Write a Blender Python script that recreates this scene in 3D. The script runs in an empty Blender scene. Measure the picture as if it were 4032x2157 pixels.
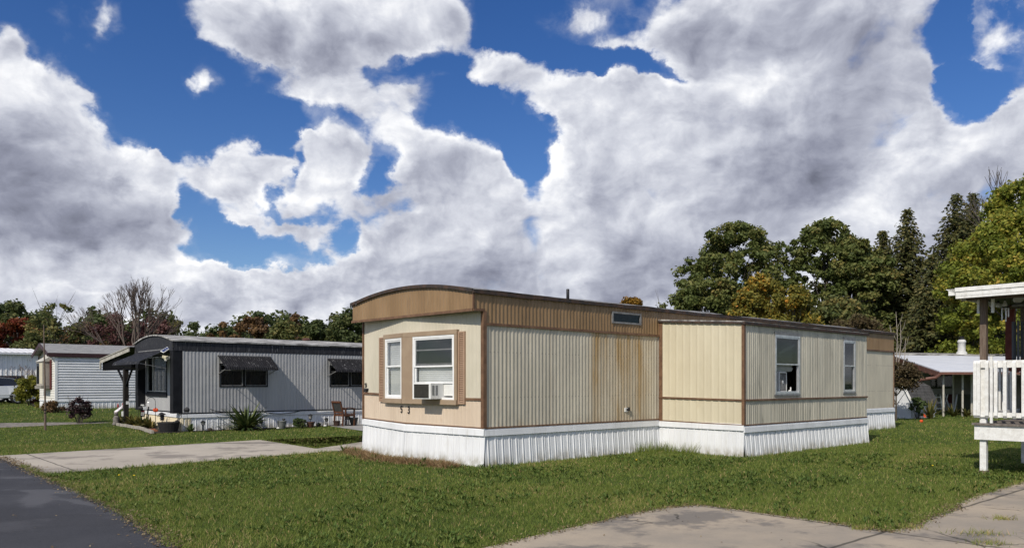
import bpy, bmesh, math, random
import numpy as np
from mathutils import Vector, Matrix
R = math.radians
sc = bpy.context.scene
col = sc.collection
rng = np.random.default_rng(7)
random.seed(5)

# ------------------------------------------------------------------ survey of the place
# 4032 px wide picture, focal length 3028.7 px, horizon on row 1506, eye 1.6 m above the lawn
F, CX, HZ, EYE = 3028.7, 2016.0, 1506.0, 1.6
TH = math.atan2(2162, 1935)
U = (math.sin(TH), math.cos(TH))          # along the homes
W = (-U[1], U[0])                         # across the homes
ROT = math.atan2(U[1], U[0])

def sstep(a, b, x):
    t = min(1.0, max(0.0, (x - a) / (b - a)))
    return t * t * (3 - 2 * t)

def gz(x, y):
    return 0.30 * sstep(27, 36, y) * sstep(-9, -15, x)

def G(x, y, z=None):
    d = ((x - CX) / F, 1.0, (HZ - y) / F)
    zz = 0.0 if z is None else z
    for _ in range(12 if z is None else 1):
        t = (zz - EYE) / d[2]
        if z is None:
            zz = gz(d[0] * t, t)
    return Vector((d[0] * t, t, zz))

def AT(x, y, depth):
    return Vector(((x - CX) / F * depth, depth, EYE + (HZ - y) / F * depth))

def loc(P, q):
    dx, dy = q[0] - P[0], q[1] - P[1]
    return (dx * U[0] + dy * U[1], dx * W[0] + dy * W[1], q[2])

def side(P, yl, x, y):
    d = ((x - CX) / F, 1.0, (HZ - y) / F)
    a = d[0] * W[0] + d[1] * W[1]
    t = (yl + P[0] * W[0] + P[1] * W[1]) / a
    return Vector(loc(P, (d[0] * t, t, EYE + d[2] * t)))

def front(P, xl, x, y):
    d = ((x - CX) / F, 1.0, (HZ - y) / F)
    a = d[0] * U[0] + d[1] * U[1]
    t = (xl + P[0] * U[0] + P[1] * U[1]) / a
    return Vector(loc(P, (d[0] * t, t, EYE + d[2] * t)))

def z2(x, y):
    return (380 + x / 2.3418, 1250 + y / 2.3418)
def z1(x, y):
    return (x / 3.445, 1300 + y / 3.445)
def z6(x, y):
    return (3500 + x / 3.4447, 1280 + y / 3.4447)

# ------------------------------------------------------------------ mesh builder
class MB:
    def __init__(s):
        s.v, s.f, s.mi, s.m = [], [], [], 0
    def add(s, vs, fs):
        n = len(s.v)
        s.v += [tuple(v) for v in vs]
        for f in fs:
            s.f.append(tuple(i + n for i in f)); s.mi.append(s.m)
        return s
    def hexa(s, p):
        return s.add(p, [(0, 3, 2, 1), (4, 5, 6, 7), (0, 1, 5, 4), (1, 2, 6, 5), (2, 3, 7, 6), (3, 0, 4, 7)])
    def box(s, x0, x1, y0, y1, z0, z1):
        return s.hexa([(x0, y0, z0), (x1, y0, z0), (x1, y1, z0), (x0, y1, z0), (x0, y0, z1), (x1, y0, z1), (x1, y1, z1), (x0, y1, z1)])
    def pbox(s, pl, t0, t1, d0, d1, z0, z1):
        P = pl.pt
        return s.hexa([P(t0, d0, z0), P(t1, d0, z0), P(t1, d1, z0), P(t0, d1, z0), P(t0, d0, z1), P(t1, d0, z1), P(t1, d1, z1), P(t0, d1, z1)])
    def bar(s, p, q, w, h=None, up=(0, 0, 1)):
        h = w if h is None else h
        p, q = Vector(p), Vector(q)
        d = (q - p).normalized(); u = Vector(up)
        if abs(d.dot(u)) > 0.98: u = Vector((1, 0, 0))
        a = d.cross(u).normalized() * w / 2; b = a.cross(d).normalized() * h / 2
        return s.hexa([p - a - b, p + a - b, p + a + b, p - a + b, q - a - b, q + a - b, q + a + b, q - a + b])
    def tube(s, pts, r, n=8, cap=True):
        pts = [Vector(p) for p in pts]; k = len(pts)
        rs = r if isinstance(r, (list, tuple)) else [r] * k
        vs, fs = [], []
        ref = None
        for i, p in enumerate(pts):
            d = (pts[min(i + 1, k - 1)] - pts[max(i - 1, 0)])
            if d.length < 1e-9: d = Vector((0, 0, 1))
            d.normalize()
            if ref is None:
                ref = Vector((0, 0, 1)) if abs(d.z) < .9 else Vector((1, 0, 0))
            a = ref - d * ref.dot(d)
            if a.length < 1e-6: a = d.orthogonal()
            a.normalize(); b = d.cross(a); ref = a
            for j in range(n):
                t = 2 * math.pi * j / n
                vs.append(p + (a * math.cos(t) + b * math.sin(t)) * rs[i])
        for i in range(k - 1):
            for j in range(n):
                fs.append((i * n + j, i * n + (j + 1) % n, (i + 1) * n + (j + 1) % n, (i + 1) * n + j))
        if cap:
            fs.append(tuple(range(n))[::-1]); fs.append(tuple((k - 1) * n + j for j in range(n)))
        return s.add(vs, fs)
    def lathe(s, prof, c=(0, 0, 0), n=16, sx=1, sy=1, cap=True):
        vs, fs = [], []
        for (r, z) in prof:
            for j in range(n):
                t = 2 * math.pi * j / n
                vs.append((c[0] + r * sx * math.cos(t), c[1] + r * sy * math.sin(t), c[2] + z))
        for i in range(len(prof) - 1):
            for j in range(n):
                fs.append((i * n + j, i * n + (j + 1) % n, (i + 1) * n + (j + 1) % n, (i + 1) * n + j))
        if cap:
            fs.append(tuple(range(n))[::-1]); fs.append(tuple((len(prof) - 1) * n + j for j in range(n)))
        return s.add(vs, fs)
    def ball(s, c, r, n=10, m=7, sc3=(1, 1, 1)):
        prof = [(max(1e-4, r * math.sin(math.pi * i / m)), -r * math.cos(math.pi * i / m)) for i in range(m + 1)]
        vs, fs = [], []
        for (rr, z) in prof:
            for j in range(n):
                t = 2 * math.pi * j / n
                vs.append((c[0] + rr * math.cos(t) * sc3[0], c[1] + rr * math.sin(t) * sc3[1], c[2] + z * sc3[2]))
        for i in range(m):
            for j in range(n):
                fs.append((i * n + j, i * n + (j + 1) % n, (i + 1) * n + (j + 1) % n, (i + 1) * n + j))
        return s.add(vs, fs)
    def extr(s, poly, vec):
        n = len(poly); v = Vector(vec)
        a = [Vector(p) for p in poly]; b = [p + v for p in a]
        fs = [tuple(range(n))[::-1], tuple(range(n, 2 * n))]
        for i in range(n):
            j = (i + 1) % n
            fs.append((i, j, n + j, n + i))
        return s.add(a + b, fs)
    def sheet(s, rows):
        n = len(rows[0]); vs = [p for r in rows for p in r]
        fs = [(i * n + j, i * n + j + 1, (i + 1) * n + j + 1, (i + 1) * n + j) for i in range(len(rows) - 1) for j in range(n - 1)]
        return s.add(vs, fs)
    def build(s, name, mat, parent=None, smooth=False, bevel=0.0, loc=None, rotz=None):
        me = bpy.data.meshes.new(name)
        me.from_pydata(s.v, [], s.f)
        for m_ in (mat if isinstance(mat, (list, tuple)) else [mat]):
            me.materials.append(m_)
        me.polygons.foreach_set('material_index', s.mi)
        bm = bmesh.new(); bm.from_mesh(me)
        bmesh.ops.recalc_face_normals(bm, faces=bm.faces)
        bm.to_mesh(me); bm.free()
        if smooth:
            me.polygons.foreach_set('use_smooth', [True] * len(me.polygons))
        me.update()
        o = bpy.data.objects.new(name, me); col.objects.link(o)
        if parent is not None: o.parent = parent
        if loc is not None: o.location = loc
        if rotz is not None: o.rotation_euler = (0, 0, rotz)
        if bevel:
            b = o.modifiers.new('edge', 'BEVEL'); b.width = bevel; b.segments = 2; b.limit_method = 'ANGLE'
        return o

class Plane:
    """vertical plane: t runs along T, d outwards along N, z up"""
    def __init__(s, A, B, flip=False):
        s.A = Vector((A[0], A[1])); d = Vector((B[0] - A[0], B[1] - A[1])); s.L = d.length
        s.T = d.normalized(); s.N = Vector((s.T.y, -s.T.x)) * (-1 if flip else 1)
    def pt(s, t, d, z):
        q = s.A + s.T * t + s.N * d
        return (q.x, q.y, z)

def tag(o, label=None, cat=None, group=None, kind=None):
    if label: o['label'] = label
    if cat: o['category'] = cat
    if group: o['group'] = group
    if kind: o['kind'] = kind
    return o

def thing(name, label, cat, at=(0, 0, 0), rotz=0.0, group=None):
    o = bpy.data.objects.new(name, None); col.objects.link(o)
    o.empty_display_size = 0.2
    o.location = at; o.rotation_euler = (0, 0, rotz)
    return tag(o, label, cat, group)

def copy_tree(o, parent=None):
    c = o.copy(); col.objects.link(c)
    if parent is not None: c.parent = parent
    for ch in list(o.children):
        copy_tree(ch, c)
    return c

def dup(o, at, rotz, label, scale=None):
    c = copy_tree(o); c.location = at; c.rotation_euler = (0, 0, rotz); c['label'] = label
    if scale is not None: c.scale = (scale,) * 3 if not isinstance(scale, tuple) else scale
    return c

# ------------------------------------------------------------------ material kit
class NT:
    def __init__(s, tree):
        s.t = tree; s.n = tree.nodes; s.l = tree.links
    def put(s, sock, v):
        if hasattr(v, 'is_output'): s.l.new(v, sock)
        elif v is not None:
            try: sock.default_value = v
            except Exception: sock.default_value = tuple(v) + (1.0,)
    def new(s, typ, **kw):
        n = s.n.new(typ)
        for k, v in kw.items(): setattr(n, k, v)
        return n
    def math(s, op, a, b=None, c=None, clamp=False):
        n = s.new('ShaderNodeMath', operation=op, use_clamp=clamp)
        for i, v in enumerate((a, b, c)):
            if v is not None: s.put(n.inputs[i], v)
        return n.outputs[0]
    def vmath(s, op, a, b=None):
        n = s.new('ShaderNodeVectorMath', operation=op)
        s.put(n.inputs[0], a)
        if b is not None: s.put(n.inputs[1], b)
        return n.outputs[0]
    def coord(s, which='Object'):
        return s.new('ShaderNodeTexCoord').outputs[which]
    def mapping(s, vec, loc=(0, 0, 0), rot=(0, 0, 0), scale=(1, 1, 1), typ='POINT'):
        n = s.new('ShaderNodeMapping', vector_type=typ)
        s.put(n.inputs['Vector'], vec); n.inputs['Location'].default_value = loc
        n.inputs['Rotation'].default_value = rot; n.inputs['Scale'].default_value = scale
        return n.outputs[0]
    def noise(s, vec, scale=5, detail=4, rough=.5, dist=0.0, out='Fac'):
        n = s.new('ShaderNodeTexNoise')
        if vec is not None: s.put(n.inputs['Vector'], vec)
        n.inputs['Scale'].default_value = scale; n.inputs['Detail'].default_value = detail
        n.inputs['Roughness'].default_value = rough; n.inputs['Distortion'].default_value = dist
        return n.outputs[out]
    def voronoi(s, vec, scale=5, feature='F1', rnd=1.0):
        n = s.new('ShaderNodeTexVoronoi', feature=feature)
        s.put(n.inputs['Vector'], vec); n.inputs['Scale'].default_value = scale
        n.inputs['Randomness'].default_value = rnd
        return n.outputs[0]
    def ramp(s, fac, stops, interp='LINEAR'):
        n = s.new('ShaderNodeValToRGB'); cr = n.color_ramp; cr.interpolation = interp
        while len(cr.elements) < len(stops): cr.elements.new(0.5)
        for e, (p, c) in zip(cr.elements, stops):
            e.position = p
            e.color = (c, c, c, 1) if isinstance(c, (int, float)) else tuple(c) + (1,)
        s.put(n.inputs[0], fac)
        return n.outputs[0]
    def mapr(s, v, a, b, c=0.0, d=1.0, smooth=False):
        n = s.new('ShaderNodeMapRange', interpolation_type='SMOOTHSTEP' if smooth else 'LINEAR')
        s.put(n.inputs[0], v)
        for i, q in zip((1, 2, 3, 4), (a, b, c, d)): n.inputs[i].default_value = q
        return n.outputs[0]
    def mix(s, fac, a, b, blend='MIX'):
        n = s.new('ShaderNodeMix', data_type='RGBA', blend_type=blend)
        s.put(n.inputs[0], fac)
        for i, q in ((6, a), (7, b)):
            if hasattr(q, 'is_output'): s.l.new(q, n.inputs[i])
            else: n.inputs[i].default_value = tuple(q) + ((1,) if len(q) == 3 else ())
        return n.outputs[2]
    def sep(s, vec):
        n = s.new('ShaderNodeSeparateXYZ'); s.put(n.inputs[0], vec); return n.outputs
    def comb(s, x, y, z):
        n = s.new('ShaderNodeCombineXYZ')
        for i, q in enumerate((x, y, z)): s.put(n.inputs[i], q)
        return n.outputs[0]
    def blobs(s, vec, lst):
        """sum of soft ellipses (cx, cy, rx, ry, rot, weight) in the xy of vec"""
        acc = None
        for (cx, cy, rx, ry, rot, w) in lst:
            m = s.mapping(vec, (cx, cy, 0), (0, 0, rot), (rx, ry, 1), 'TEXTURE')
            g = s.new('ShaderNodeTexGradient', gradient_type='SPHERICAL'); s.put(g.inputs[0], m)
            acc = s.math('MULTIPLY_ADD', g.outputs[1], w, 0.0 if acc is None else acc)
        return acc

def new_mat(name):
    m = bpy.data.materials.new(name); m.use_nodes = True
    nt = NT(m.node_tree)
    return m, nt, nt.n['Principled BSDF']

def bump(nt, b, h, strength=.3, dist=.01):
    n = nt.new('ShaderNodeBump'); n.inputs['Strength'].default_value = strength
    n.inputs['Distance'].default_value = dist
    nt.put(n.inputs['Height'], h); nt.l.new(n.outputs[0], b.inputs['Normal'])

def M(name, c1, c2=None, scale=4, stretch=(1, 1, 1), rough=.6, spec=.3, metal=0.0, detail=5, lo=.35, hi=.65, bmp=0.0, bscale=40, coord='Object', dirt=None):
    m, nt, b = new_mat(name)
    b.inputs['Roughness'].default_value = rough; b.inputs['Specular IOR Level'].default_value = spec
    b.inputs['Metallic'].default_value = metal
    b.inputs['Base Color'].default_value = tuple(c1) + (1,)
    v = nt.coord(coord)
    if c2 is not None:
        f = nt.noise(nt.mapping(v, scale=stretch), scale, detail, .6)
        f = nt.mapr(f, lo, hi, smooth=True)
        c = nt.mix(f, c1, c2)
        if dirt:
            f2 = nt.noise(nt.mapping(v, (3, 1, 2), scale=stretch), scale * 3.1, 6, .65)
            c = nt.mix(nt.mapr(f2, dirt[1], dirt[1] + .16, 0, dirt[2], True), c, dirt[0])
        nt.l.new(c, b.inputs['Base Color'])
        nt.l.new(nt.mapr(f, 0, 1, rough - .06, rough + .08), b.inputs['Roughness'])
    if bmp:
        bump(nt, b, nt.noise(v, bscale, 4, .6), bmp, .01)
    return m

def leaf_mat(name, stops, trans=.3):
    """tint attribute (0..1, one value per leaf) picks the leaf's own colour"""
    m, nt, b = new_mat(name)
    a = nt.new('ShaderNodeAttribute', attribute_name='tint')
    c = nt.ramp(a.outputs['Fac'], stops)
    b.inputs['Roughness'].default_value = .6; b.inputs['Specular IOR Level'].default_value = .25
    nt.l.new(c, b.inputs['Base Color'])
    tr = nt.new('ShaderNodeBsdfTranslucent'); nt.l.new(c, tr.inputs[0])
    mx = nt.new('ShaderNodeMixShader'); mx.inputs[0].default_value = trans
    nt.l.new(b.outputs[0], mx.inputs[1]); nt.l.new(tr.outputs[0], mx.inputs[2])
    nt.l.new(mx.outputs[0], nt.n['Material Output'].inputs[0])
    return m
# ------------------------------------------------------------------ camera, light, sky
cam = bpy.data.cameras.new('camera'); camo = bpy.data.objects.new('camera', cam); col.objects.link(camo)
camo.location = (0, 0, EYE); camo.rotation_euler = (R(90), 0, 0)
cam.sensor_width = 36.0; cam.lens = F / 4032 * 36.0
cam.shift_y = (HZ - 1078.5) / 4032
cam.clip_start = 0.1; cam.clip_end = 3000
sc.camera = camo
sc.view_settings.view_transform = 'Standard'; sc.view_settings.look = 'None'
sc.view_settings.gamma = 1; sc.view_settings.use_curve_mapping = False
sc.view_settings.exposure = 0.15

SUN_EL = R(41.0); SUN_A = R(17.0)       # elevation, and angle of the light against the long walls
lh = (math.cos(SUN_A) * U[0] + math.sin(SUN_A) * W[0], math.cos(SUN_A) * U[1] + math.sin(SUN_A) * W[1])
ld = Vector((lh[0] * math.cos(SUN_EL), lh[1] * math.cos(SUN_EL), -math.sin(SUN_EL)))
sun = bpy.data.lights.new('sun', 'SUN'); sun.energy = 3.6; sun.angle = R(0.5); sun.color = (1.0, .93, .82)
suno = bpy.data.objects.new('sun', sun); col.objects.link(suno)
suno.rotation_euler = ld.to_track_quat('-Z', 'Y').to_euler()
suno.location = (-20, -30, 30)

wd = bpy.data.worlds.new('World'); sc.world = wd; wd.use_nodes = True
nt = NT(wd.node_tree); bg = nt.n['Background']
sky = nt.new('ShaderNodeTexSky', sky_type='NISHITA')
sky.sun_disc = False; sky.sun_elevation = SUN_EL; sky.sun_rotation = math.atan2(-ld.x, -ld.y)
sky.air_density = 1.0; sky.dust_density = .35; sky.ozone_density = 2.5; sky.altitude = 300
SKY = 0.1
bg.inputs[1].default_value = SKY
dirv = nt.coord('Generated')
x, y, z = nt.sep(dirv)
az = nt.math('ARCTAN2', x, y); el = nt.math('ARCSINE', z)
ae0 = nt.comb(az, el, 0.0)
q1_ = nt.vmath('SUBTRACT', nt.noise(nt.mapping(dirv, scale=(1, 1, 1.2)), 5.0, 4, .55, out='Color'), (.5, .5, .5))
q2_ = nt.vmath('SUBTRACT', nt.noise(nt.mapping(dirv, (3, 1, 2), scale=(1, 1, 1.2)), 22.0, 5, .6, out='Color'), (.5, .5, .5))
ae = nt.vmath('ADD', ae0, nt.vmath('ADD', nt.vmath('MULTIPLY', q1_, (.10, .085, 0)), nt.vmath('MULTIPLY', q2_, (.055, .050, 0))))
def E_(cx, cy, rx, ry, rot=0, w=1.0):
    """a cloud drawn on the 2576 px wide view -> azimuth / elevation ellipse on the sky"""
    a = math.atan((cx - 1288) / 1935); e = math.atan((962 - cy) / 1935 * math.cos(a))
    return (a, e, rx * 1.22 / 1935 * math.cos(a) ** 2, ry * 1.22 / 1935 * math.cos(e) ** 2 * (.5 + .5 * math.cos(a)), -R(rot), w)
clouds = [E_(*c) for c in [
    (860, 60, 330, 120, 0, 1.5), (660, 70, 170, 80, 0, 1.0), (1060, 60, 150, 110, 0, 1.0), (800, 180, 190, 70, 25, 1.0), (740, 240, 90, 40, 10, .7),
    (60, 230, 170, 130, 0, 1.5), (50, 480, 330, 250, 0, 1.8), (330, 500, 120, 130, 0, 1.3), (190, 650, 420, 150, 0, 1.6), (20, 110, 60, 70, 0, .6),
    (245, 240, 60, 30, 20, .62), (505, 205, 62, 90, 0, 1.0), (290, 60, 65, 95, 20, .74), (725, 372, 45, 22, 0, .8), (375, 375, 35, 18, 0, .6),
    (575, 450, 225, 82, 0, 1.9), (830, 445, 130, 105, 0, 1.7), (900, 300, 120, 50, 20, .42), (780, 385, 50, 30, 0, .5), (1010, 290, 60, 60, 0, .45),
    (780, 590, 220, 55, 12, 1.0), (930, 540, 100, 36, -20, .8), (640, 540, 110, 34, 18, .75),
    (1120, 410, 170, 85, 12, 1.6), (1190, 520, 190, 110, 0, 1.6), (1060, 640, 190, 90, 0, 1.4), (1230, 620, 200, 120, 0, 1.5),
    (1930, 330, 470, 260, 8, 2.2), (1400, 235, 260, 70, 14, 1.4), (1480, 460, 130, 200, 0, 1.7), (1700, 620, 460, 220, 0, 2.2), (1700, 400, 260, 200, 0, 1.6),
    (2000, 40, 450, 130, 0, 2.0), (2250, 480, 420, 170, -12, 2.0), (2480, 650, 380, 240, 0, 2.0), (2230, 250, 180, 180, 0, 1.2), (1230, 190, 70, 40, 25, .6), (1390, 60, 110, 50, 0, .45), (1500, 20, 60, 45, 0, .5),
    (2480, 70, 110, 130, 0, .85), (2570, 320, 70, 150, 0, 1.3),
    (1288, 820, 2600, 140, 0, 1.7), (1288, 700, 800, 60, 0, .8), (420, 720, 480, 80, 0, 1.2)]]
gaps = [E_(*c) for c in [
    (430, 130, 200, 170, 0, .5), (560, 330, 260, 90, 0, .6), (660, 612, 110, 55, 0, 1.5), (890, 622, 50, 42, 0, 1.3), (1330, 430, 60, 110, -8, 1.5), (1390, 350, 60, 45, 0, .8),
    (1270, 90, 100, 130, 0, .4), (1570, 150, 170, 40, 4, 1.5), (2440, 235, 95, 75, 0, 2.0), (1720, 190, 80, 30, 30, .9), (950, 480, 60, 60, 0, .9), (440, 480, 40, 70, 0, .8), (700, 510, 40, 60, 0, .7), (640, 530, 180, 22, 8, .6), (740, 450, 22, 70, 0, .9), (560, 610, 110, 60, 0, .8), (800, 665, 90, 30, 0, .5), (500, 690, 90, 26, 0, .5), (620, 720, 120, 20, 0, .4), (990, 420, 50, 80, 0, .7), (1000, 190, 160, 50, -10, .6), (1180, 300, 120, 70, 0, .5), (2400, 60, 40, 80, 20, .8)]]
pos = nt.math('MINIMUM', nt.blobs(ae, clouds), 1.05)
outside = nt.math('MAXIMUM', nt.mapr(nt.math('ABSOLUTE', az), .62, .8), nt.mapr(el, .44, .56))
pos = nt.math('MULTIPLY_ADD', outside, .42, pos)
lay = nt.math('SUBTRACT', nt.math('SUBTRACT', pos, nt.blobs(ae, gaps)), .50)
p = nt.mapping(dirv, scale=(1, 1, 1.35))
wv = nt.vmath('MULTIPLY', nt.vmath('SUBTRACT', nt.noise(p, 9, 3, .5, out='Color'), (.5, .5, .5)), (.06, .06, .06))
pw = nt.vmath('ADD', p, wv)
def puff(vec):
    """billowy cloud relief: folded noise at falling sizes"""
    a1 = nt.noise(vec, 6.0, 10, .58)
    a2 = nt.math('ABSOLUTE', nt.math('SUBTRACT', nt.noise(vec, 15, 6, .55), .5))
    return nt.math('MULTIPLY_ADD', a2, -1.1, nt.math('MULTIPLY', nt.math('SUBTRACT', a1, .43), 2.6))
n1 = puff(pw); n1b = puff(nt.vmath('ADD', pw, (-.020, -.004, .020)))
n3 = nt.noise(p, 3.0, 4, .5)
den = nt.math('MULTIPLY_ADD', n1, .80, lay)
den = nt.math('MULTIPLY_ADD', nt.math('SUBTRACT', n3, .5), .5, den)
def lobes(vec):
    a = nt.voronoi(vec, 13, 'SMOOTH_F1', 1.0); b_ = nt.voronoi(nt.vmath('ADD', vec, (.3, .1, .2)), 31, 'SMOOTH_F1', 1.0)
    return nt.math('ADD', nt.math('MULTIPLY', nt.math('SUBTRACT', .48, a), .9), nt.math('MULTIPLY', nt.math('SUBTRACT', .46, b_), .45))
lb = lobes(pw); lb2 = lobes(nt.vmath('ADD', pw, (-.012, -.003, .016)))
den = nt.math('MULTIPLY_ADD', lb, .75, den)
alpha = nt.mapr(den, -.10, .36, smooth=True)
wisp = nt.math('MULTIPLY', nt.mapr(den, -.35, .15, 0, .30, True), nt.mapr(n1, -.1, .45, 0, 1, True))
alpha = nt.math('MAXIMUM', alpha, wisp)
denb = nt.math('MULTIPLY_ADD', n1b, .85, lay)
relief = nt.math('SUBTRACT', n1, n1b)
big = nt.math('SUBTRACT', nt.noise(pw, 7.5, 5, .55), nt.noise(nt.vmath('ADD', pw, (-.045, -.01, .05)), 7.5, 5, .55))
relief = nt.math('MULTIPLY_ADD', big, 1.9, relief)
dark = nt.blobs(ae, [E_(*c) for c in [
    (60, 440, 260, 130, 0, 1.0), (170, 590, 240, 60, 0, 1.0), (330, 520, 130, 90, 30, .5), (20, 330, 100, 70, 0, .4), (280, 480, 55, 26, 0, .8), (480, 570, 100, 40, 30, .5),
    (850, 160, 280, 80, 12, .45), (1000, 60, 220, 70, 0, .3), (1130, 570, 190, 60, 0, .45), (600, 490, 130, 28, 0, .35),
    (2080, 420, 340, 150, -32, .72), (1950, 470, 280, 100, 0, .4), (2200, 200, 220, 170, -30, .7), (1700, 640, 300, 90, 0, .8), (1650, 735, 330, 45, 0, .6), (1900, 80, 260, 100, 0, .35), (1560, 500, 80, 140, 0, .35),
    (500, 720, 450, 40, 0, .5), (2450, 560, 240, 70, 0, .3), (1250, 690, 200, 50, 0, .35)]])
lightb = nt.blobs(ae, [E_(*c) for c in [
    (130, 270, 150, 110, 0, .5), (340, 440, 100, 80, 0, .55), (1410, 420, 60, 150, 0, .7), (1400, 540, 100, 60, 0, .6), (2240, 470, 320, 60, -25, .65), (2420, 400, 200, 60, 0, .45), (1900, 210, 260, 45, -10, .4),
    (560, 410, 110, 30, 0, .35), (830, 470, 75, 55, 0, .4), (1130, 370, 170, 45, 0, .4), (660, 250, 60, 40, 0, .4), (1480, 650, 90, 60, 0, .6), (200, 720, 260, 30, 0, .5), (1220, 200, 50, 40, 0, .5)]])
thick = nt.mapr(den, .15, 1.1, 0, 1, True)
shade = nt.math('MULTIPLY_ADD', relief, .42, .80)
shade = nt.math('MULTIPLY_ADD', nt.math('SUBTRACT', lb, lb2), .55, shade)
shade = nt.math('MULTIPLY_ADD', thick, -.26, shade)
shade = nt.math('MULTIPLY_ADD', lightb, .42, shade)
shade = nt.math('MULTIPLY_ADD', nt.math('MULTIPLY', dark, nt.mapr(n1, -.3, .4, .6, 1.2)), -.42, shade)
shade = nt.math('MULTIPLY_ADD', nt.math('SUBTRACT', n3, .5), .55, shade)
lowb = nt.math('MULTIPLY', nt.mapr(el, .03, .24, 1, 0, True), nt.math('SUBTRACT', nt.noise(nt.mapping(ae, scale=(5, 26, 1)), 1.0, 6, .55), .52))
shade = nt.math('MULTIPLY_ADD', lowb, 1.1, shade)
fine = nt.math('SUBTRACT', nt.noise(pw, 34, 5, .6), nt.noise(nt.vmath('ADD', pw, (-.006, -.001, .006)), 34, 5, .6))
shade = nt.math('MULTIPLY_ADD', fine, .35, shade)
ccol = nt.ramp(shade, [(.0, (.15, .16, .21)), (.25, (.26, .275, .35)), (.5, (.42, .44, .52)), (.75, (.64, .66, .725)), (1.0, (.93, .935, .95))])
hsv = nt.new('ShaderNodeHueSaturation'); hsv.inputs['Saturation'].default_value = 1.32; hsv.inputs['Value'].default_value = .90; hsv.inputs['Hue'].default_value = .515
nt.put(hsv.inputs['Color'], sky.outputs[0])
cc = nt.vmath('SCALE', ccol); cc.node.inputs['Scale'].default_value = 1 / SKY
mixc = nt.mix(alpha, hsv.outputs[0], cc)
# below the horizon: plain earth, the lawn hides it
nt.l.new(mixc, bg.inputs[0])
wd.cycles.sampling_method = 'MANUAL'; wd.cycles.sample_map_resolution = 1024

# ------------------------------------------------------------------ materials
white_vinyl = M('white_vinyl', (.74, .75, .76), (.66, .67, .68), 2.2, (1, 1, .25), rough=.42, spec=.4, dirt=((.42, .38, .30), .60, .35))
def splash(mat, hi=.20, colr=(.20, .17, .11), amt=.75):
    nt = NT(mat.node_tree); b = nt.n['Principled BSDF']; src = b.inputs['Base Color'].links[0].from_socket
    v = nt.coord(); x, y, z = nt.sep(v)
    n_ = nt.noise(nt.mapping(v, scale=(1, 1, .5)), 6, 6, .7)
    k = nt.math('MULTIPLY', nt.mapr(z, .02, hi, 1, 0, True), nt.mapr(n_, .38, .66))
    streak = nt.math('MULTIPLY', nt.mapr(nt.noise(nt.mapping(v, scale=(14, 14, .5)), 1, 4, .6), .56, .72, 0, .35, True), 1.0)
    c = nt.mix(streak, src, (.45, .43, .38)); c = nt.mix(nt.math('MULTIPLY', k, amt), c, colr)
    nt.l.new(c, b.inputs['Base Color'])
splash(white_vinyl, .28, (.22, .19, .12), .95)
white_paint = M('white_paint', (.76, .76, .74), (.64, .63, .60), 4, (1, 3, 3), rough=.65, dirt=((.34, .30, .25), .57, .6), bmp=.35, bscale=30)
cream_vinyl = M('cream_vinyl', (.72, .64, .46), (.66, .57, .40), 3, (1, 1, .3), rough=.5)
beige_siding = M('beige_siding', (.58, .53, .42), (.50, .46, .36), 1.3, (1, 1, .35), rough=.5, spec=.4, dirt=((.36, .31, .22), .60, .45))
peach_siding = M('peach_siding', (.63, .515, .395), (.56, .45, .34), 2.2, (1, 1, .3), rough=.5, spec=.4, dirt=((.40, .22, .14), .60, .5))
cream_siding = M('cream_siding', (.60, .54, .395), (.54, .48, .345), 1.4, (1, 1, .3), rough=.5, spec=.4, dirt=((.40, .30, .17), .62, .4))
weathered_siding = M('weathered_siding', (.57, .53, .425), (.44, .41, .33), 1.5, (1.6, 1, .22), rough=.55, spec=.4, dirt=((.17, .16, .13), .56, .55))
brown_fascia = M('brown_fascia', (.275, .175, .088), (.215, .135, .066), 2, (1.5, 1, .3), rough=.5, spec=.4, dirt=((.13, .085, .055), .56, .5))
brown_trim = M('brown_trim', (.185, .105, .06), (.12, .065, .038), 6, (1, 1, 1), rough=.55, dirt=((.10, .05, .03), .55, .7))
taupe_paint = M('taupe_paint', (.33, .245, .165), (.29, .21, .14), 3, rough=.5, spec=.4)
shutter_mat = M('shutter_vinyl', (.37, .25, .17), (.33, .215, .145), 4, rough=.55)
rust_drip = M('rusty_drip_edge', (.03, .026, .024), (.075, .046, .034), 7, (1, 1, 1), rough=.8, dirt=((.5, .48, .45), .66, .7))
roof_coat = M('roof_coating', (.30, .30, .30), (.09, .085, .08), 5, (1, 1, 1), rough=.85, bmp=.4, bscale=14)
roof_light = M('light_roof_coating', (.46, .45, .43), (.13, .125, .12), 4, (.5, 2, 1), rough=.8, bmp=.3)
grey_siding = M('grey_siding', (.40, .40, .40), (.34, .34, .345), 1.2, (1, 1, .3), rough=.5, spec=.4)
black_paint = M('peeling_black_paint', (.022, .023, .028), (.035, .036, .042), 1.6, (7, 7, .5), rough=.7, spec=.2, dirt=((.42, .42, .42), .585, .7))
black_panel = M('black_panel', (.010, .0105, .013), (.016, .017, .020), 3, rough=.6, spec=.12)
awning_mat = M('weathered_black_awning', (.008, .008, .010), (.016, .016, .019), 1.3, (9, 1.6, 1.6), rough=.65, spec=.2, dirt=((.42, .42, .43), .57, .6))
dark_metal = M('dark_metal', (.02, .02, .022), rough=.5)
alu = M('aluminium', (.62, .63, .64), (.5, .51, .52), 8, rough=.35, metal=.7)
grey_frame = M('grey_frame', (.22, .22, .22), (.15, .15, .15), 8, rough=.5)
white_frame = M('white_frame', (.80, .80, .79), (.74, .74, .73), 6, rough=.4)
blind_mat = M('blind_slats', (.56, .56, .55), (.50, .50, .49), 3, rough=.5)
blind_grey = M('grey_blind_slats', (.46, .47, .46), (.40, .41, .40), 3, rough=.5)
curtain_mat = M('dark_curtain', (.10, .105, .10), (.06, .06, .06), 6, rough=.9)
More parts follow.
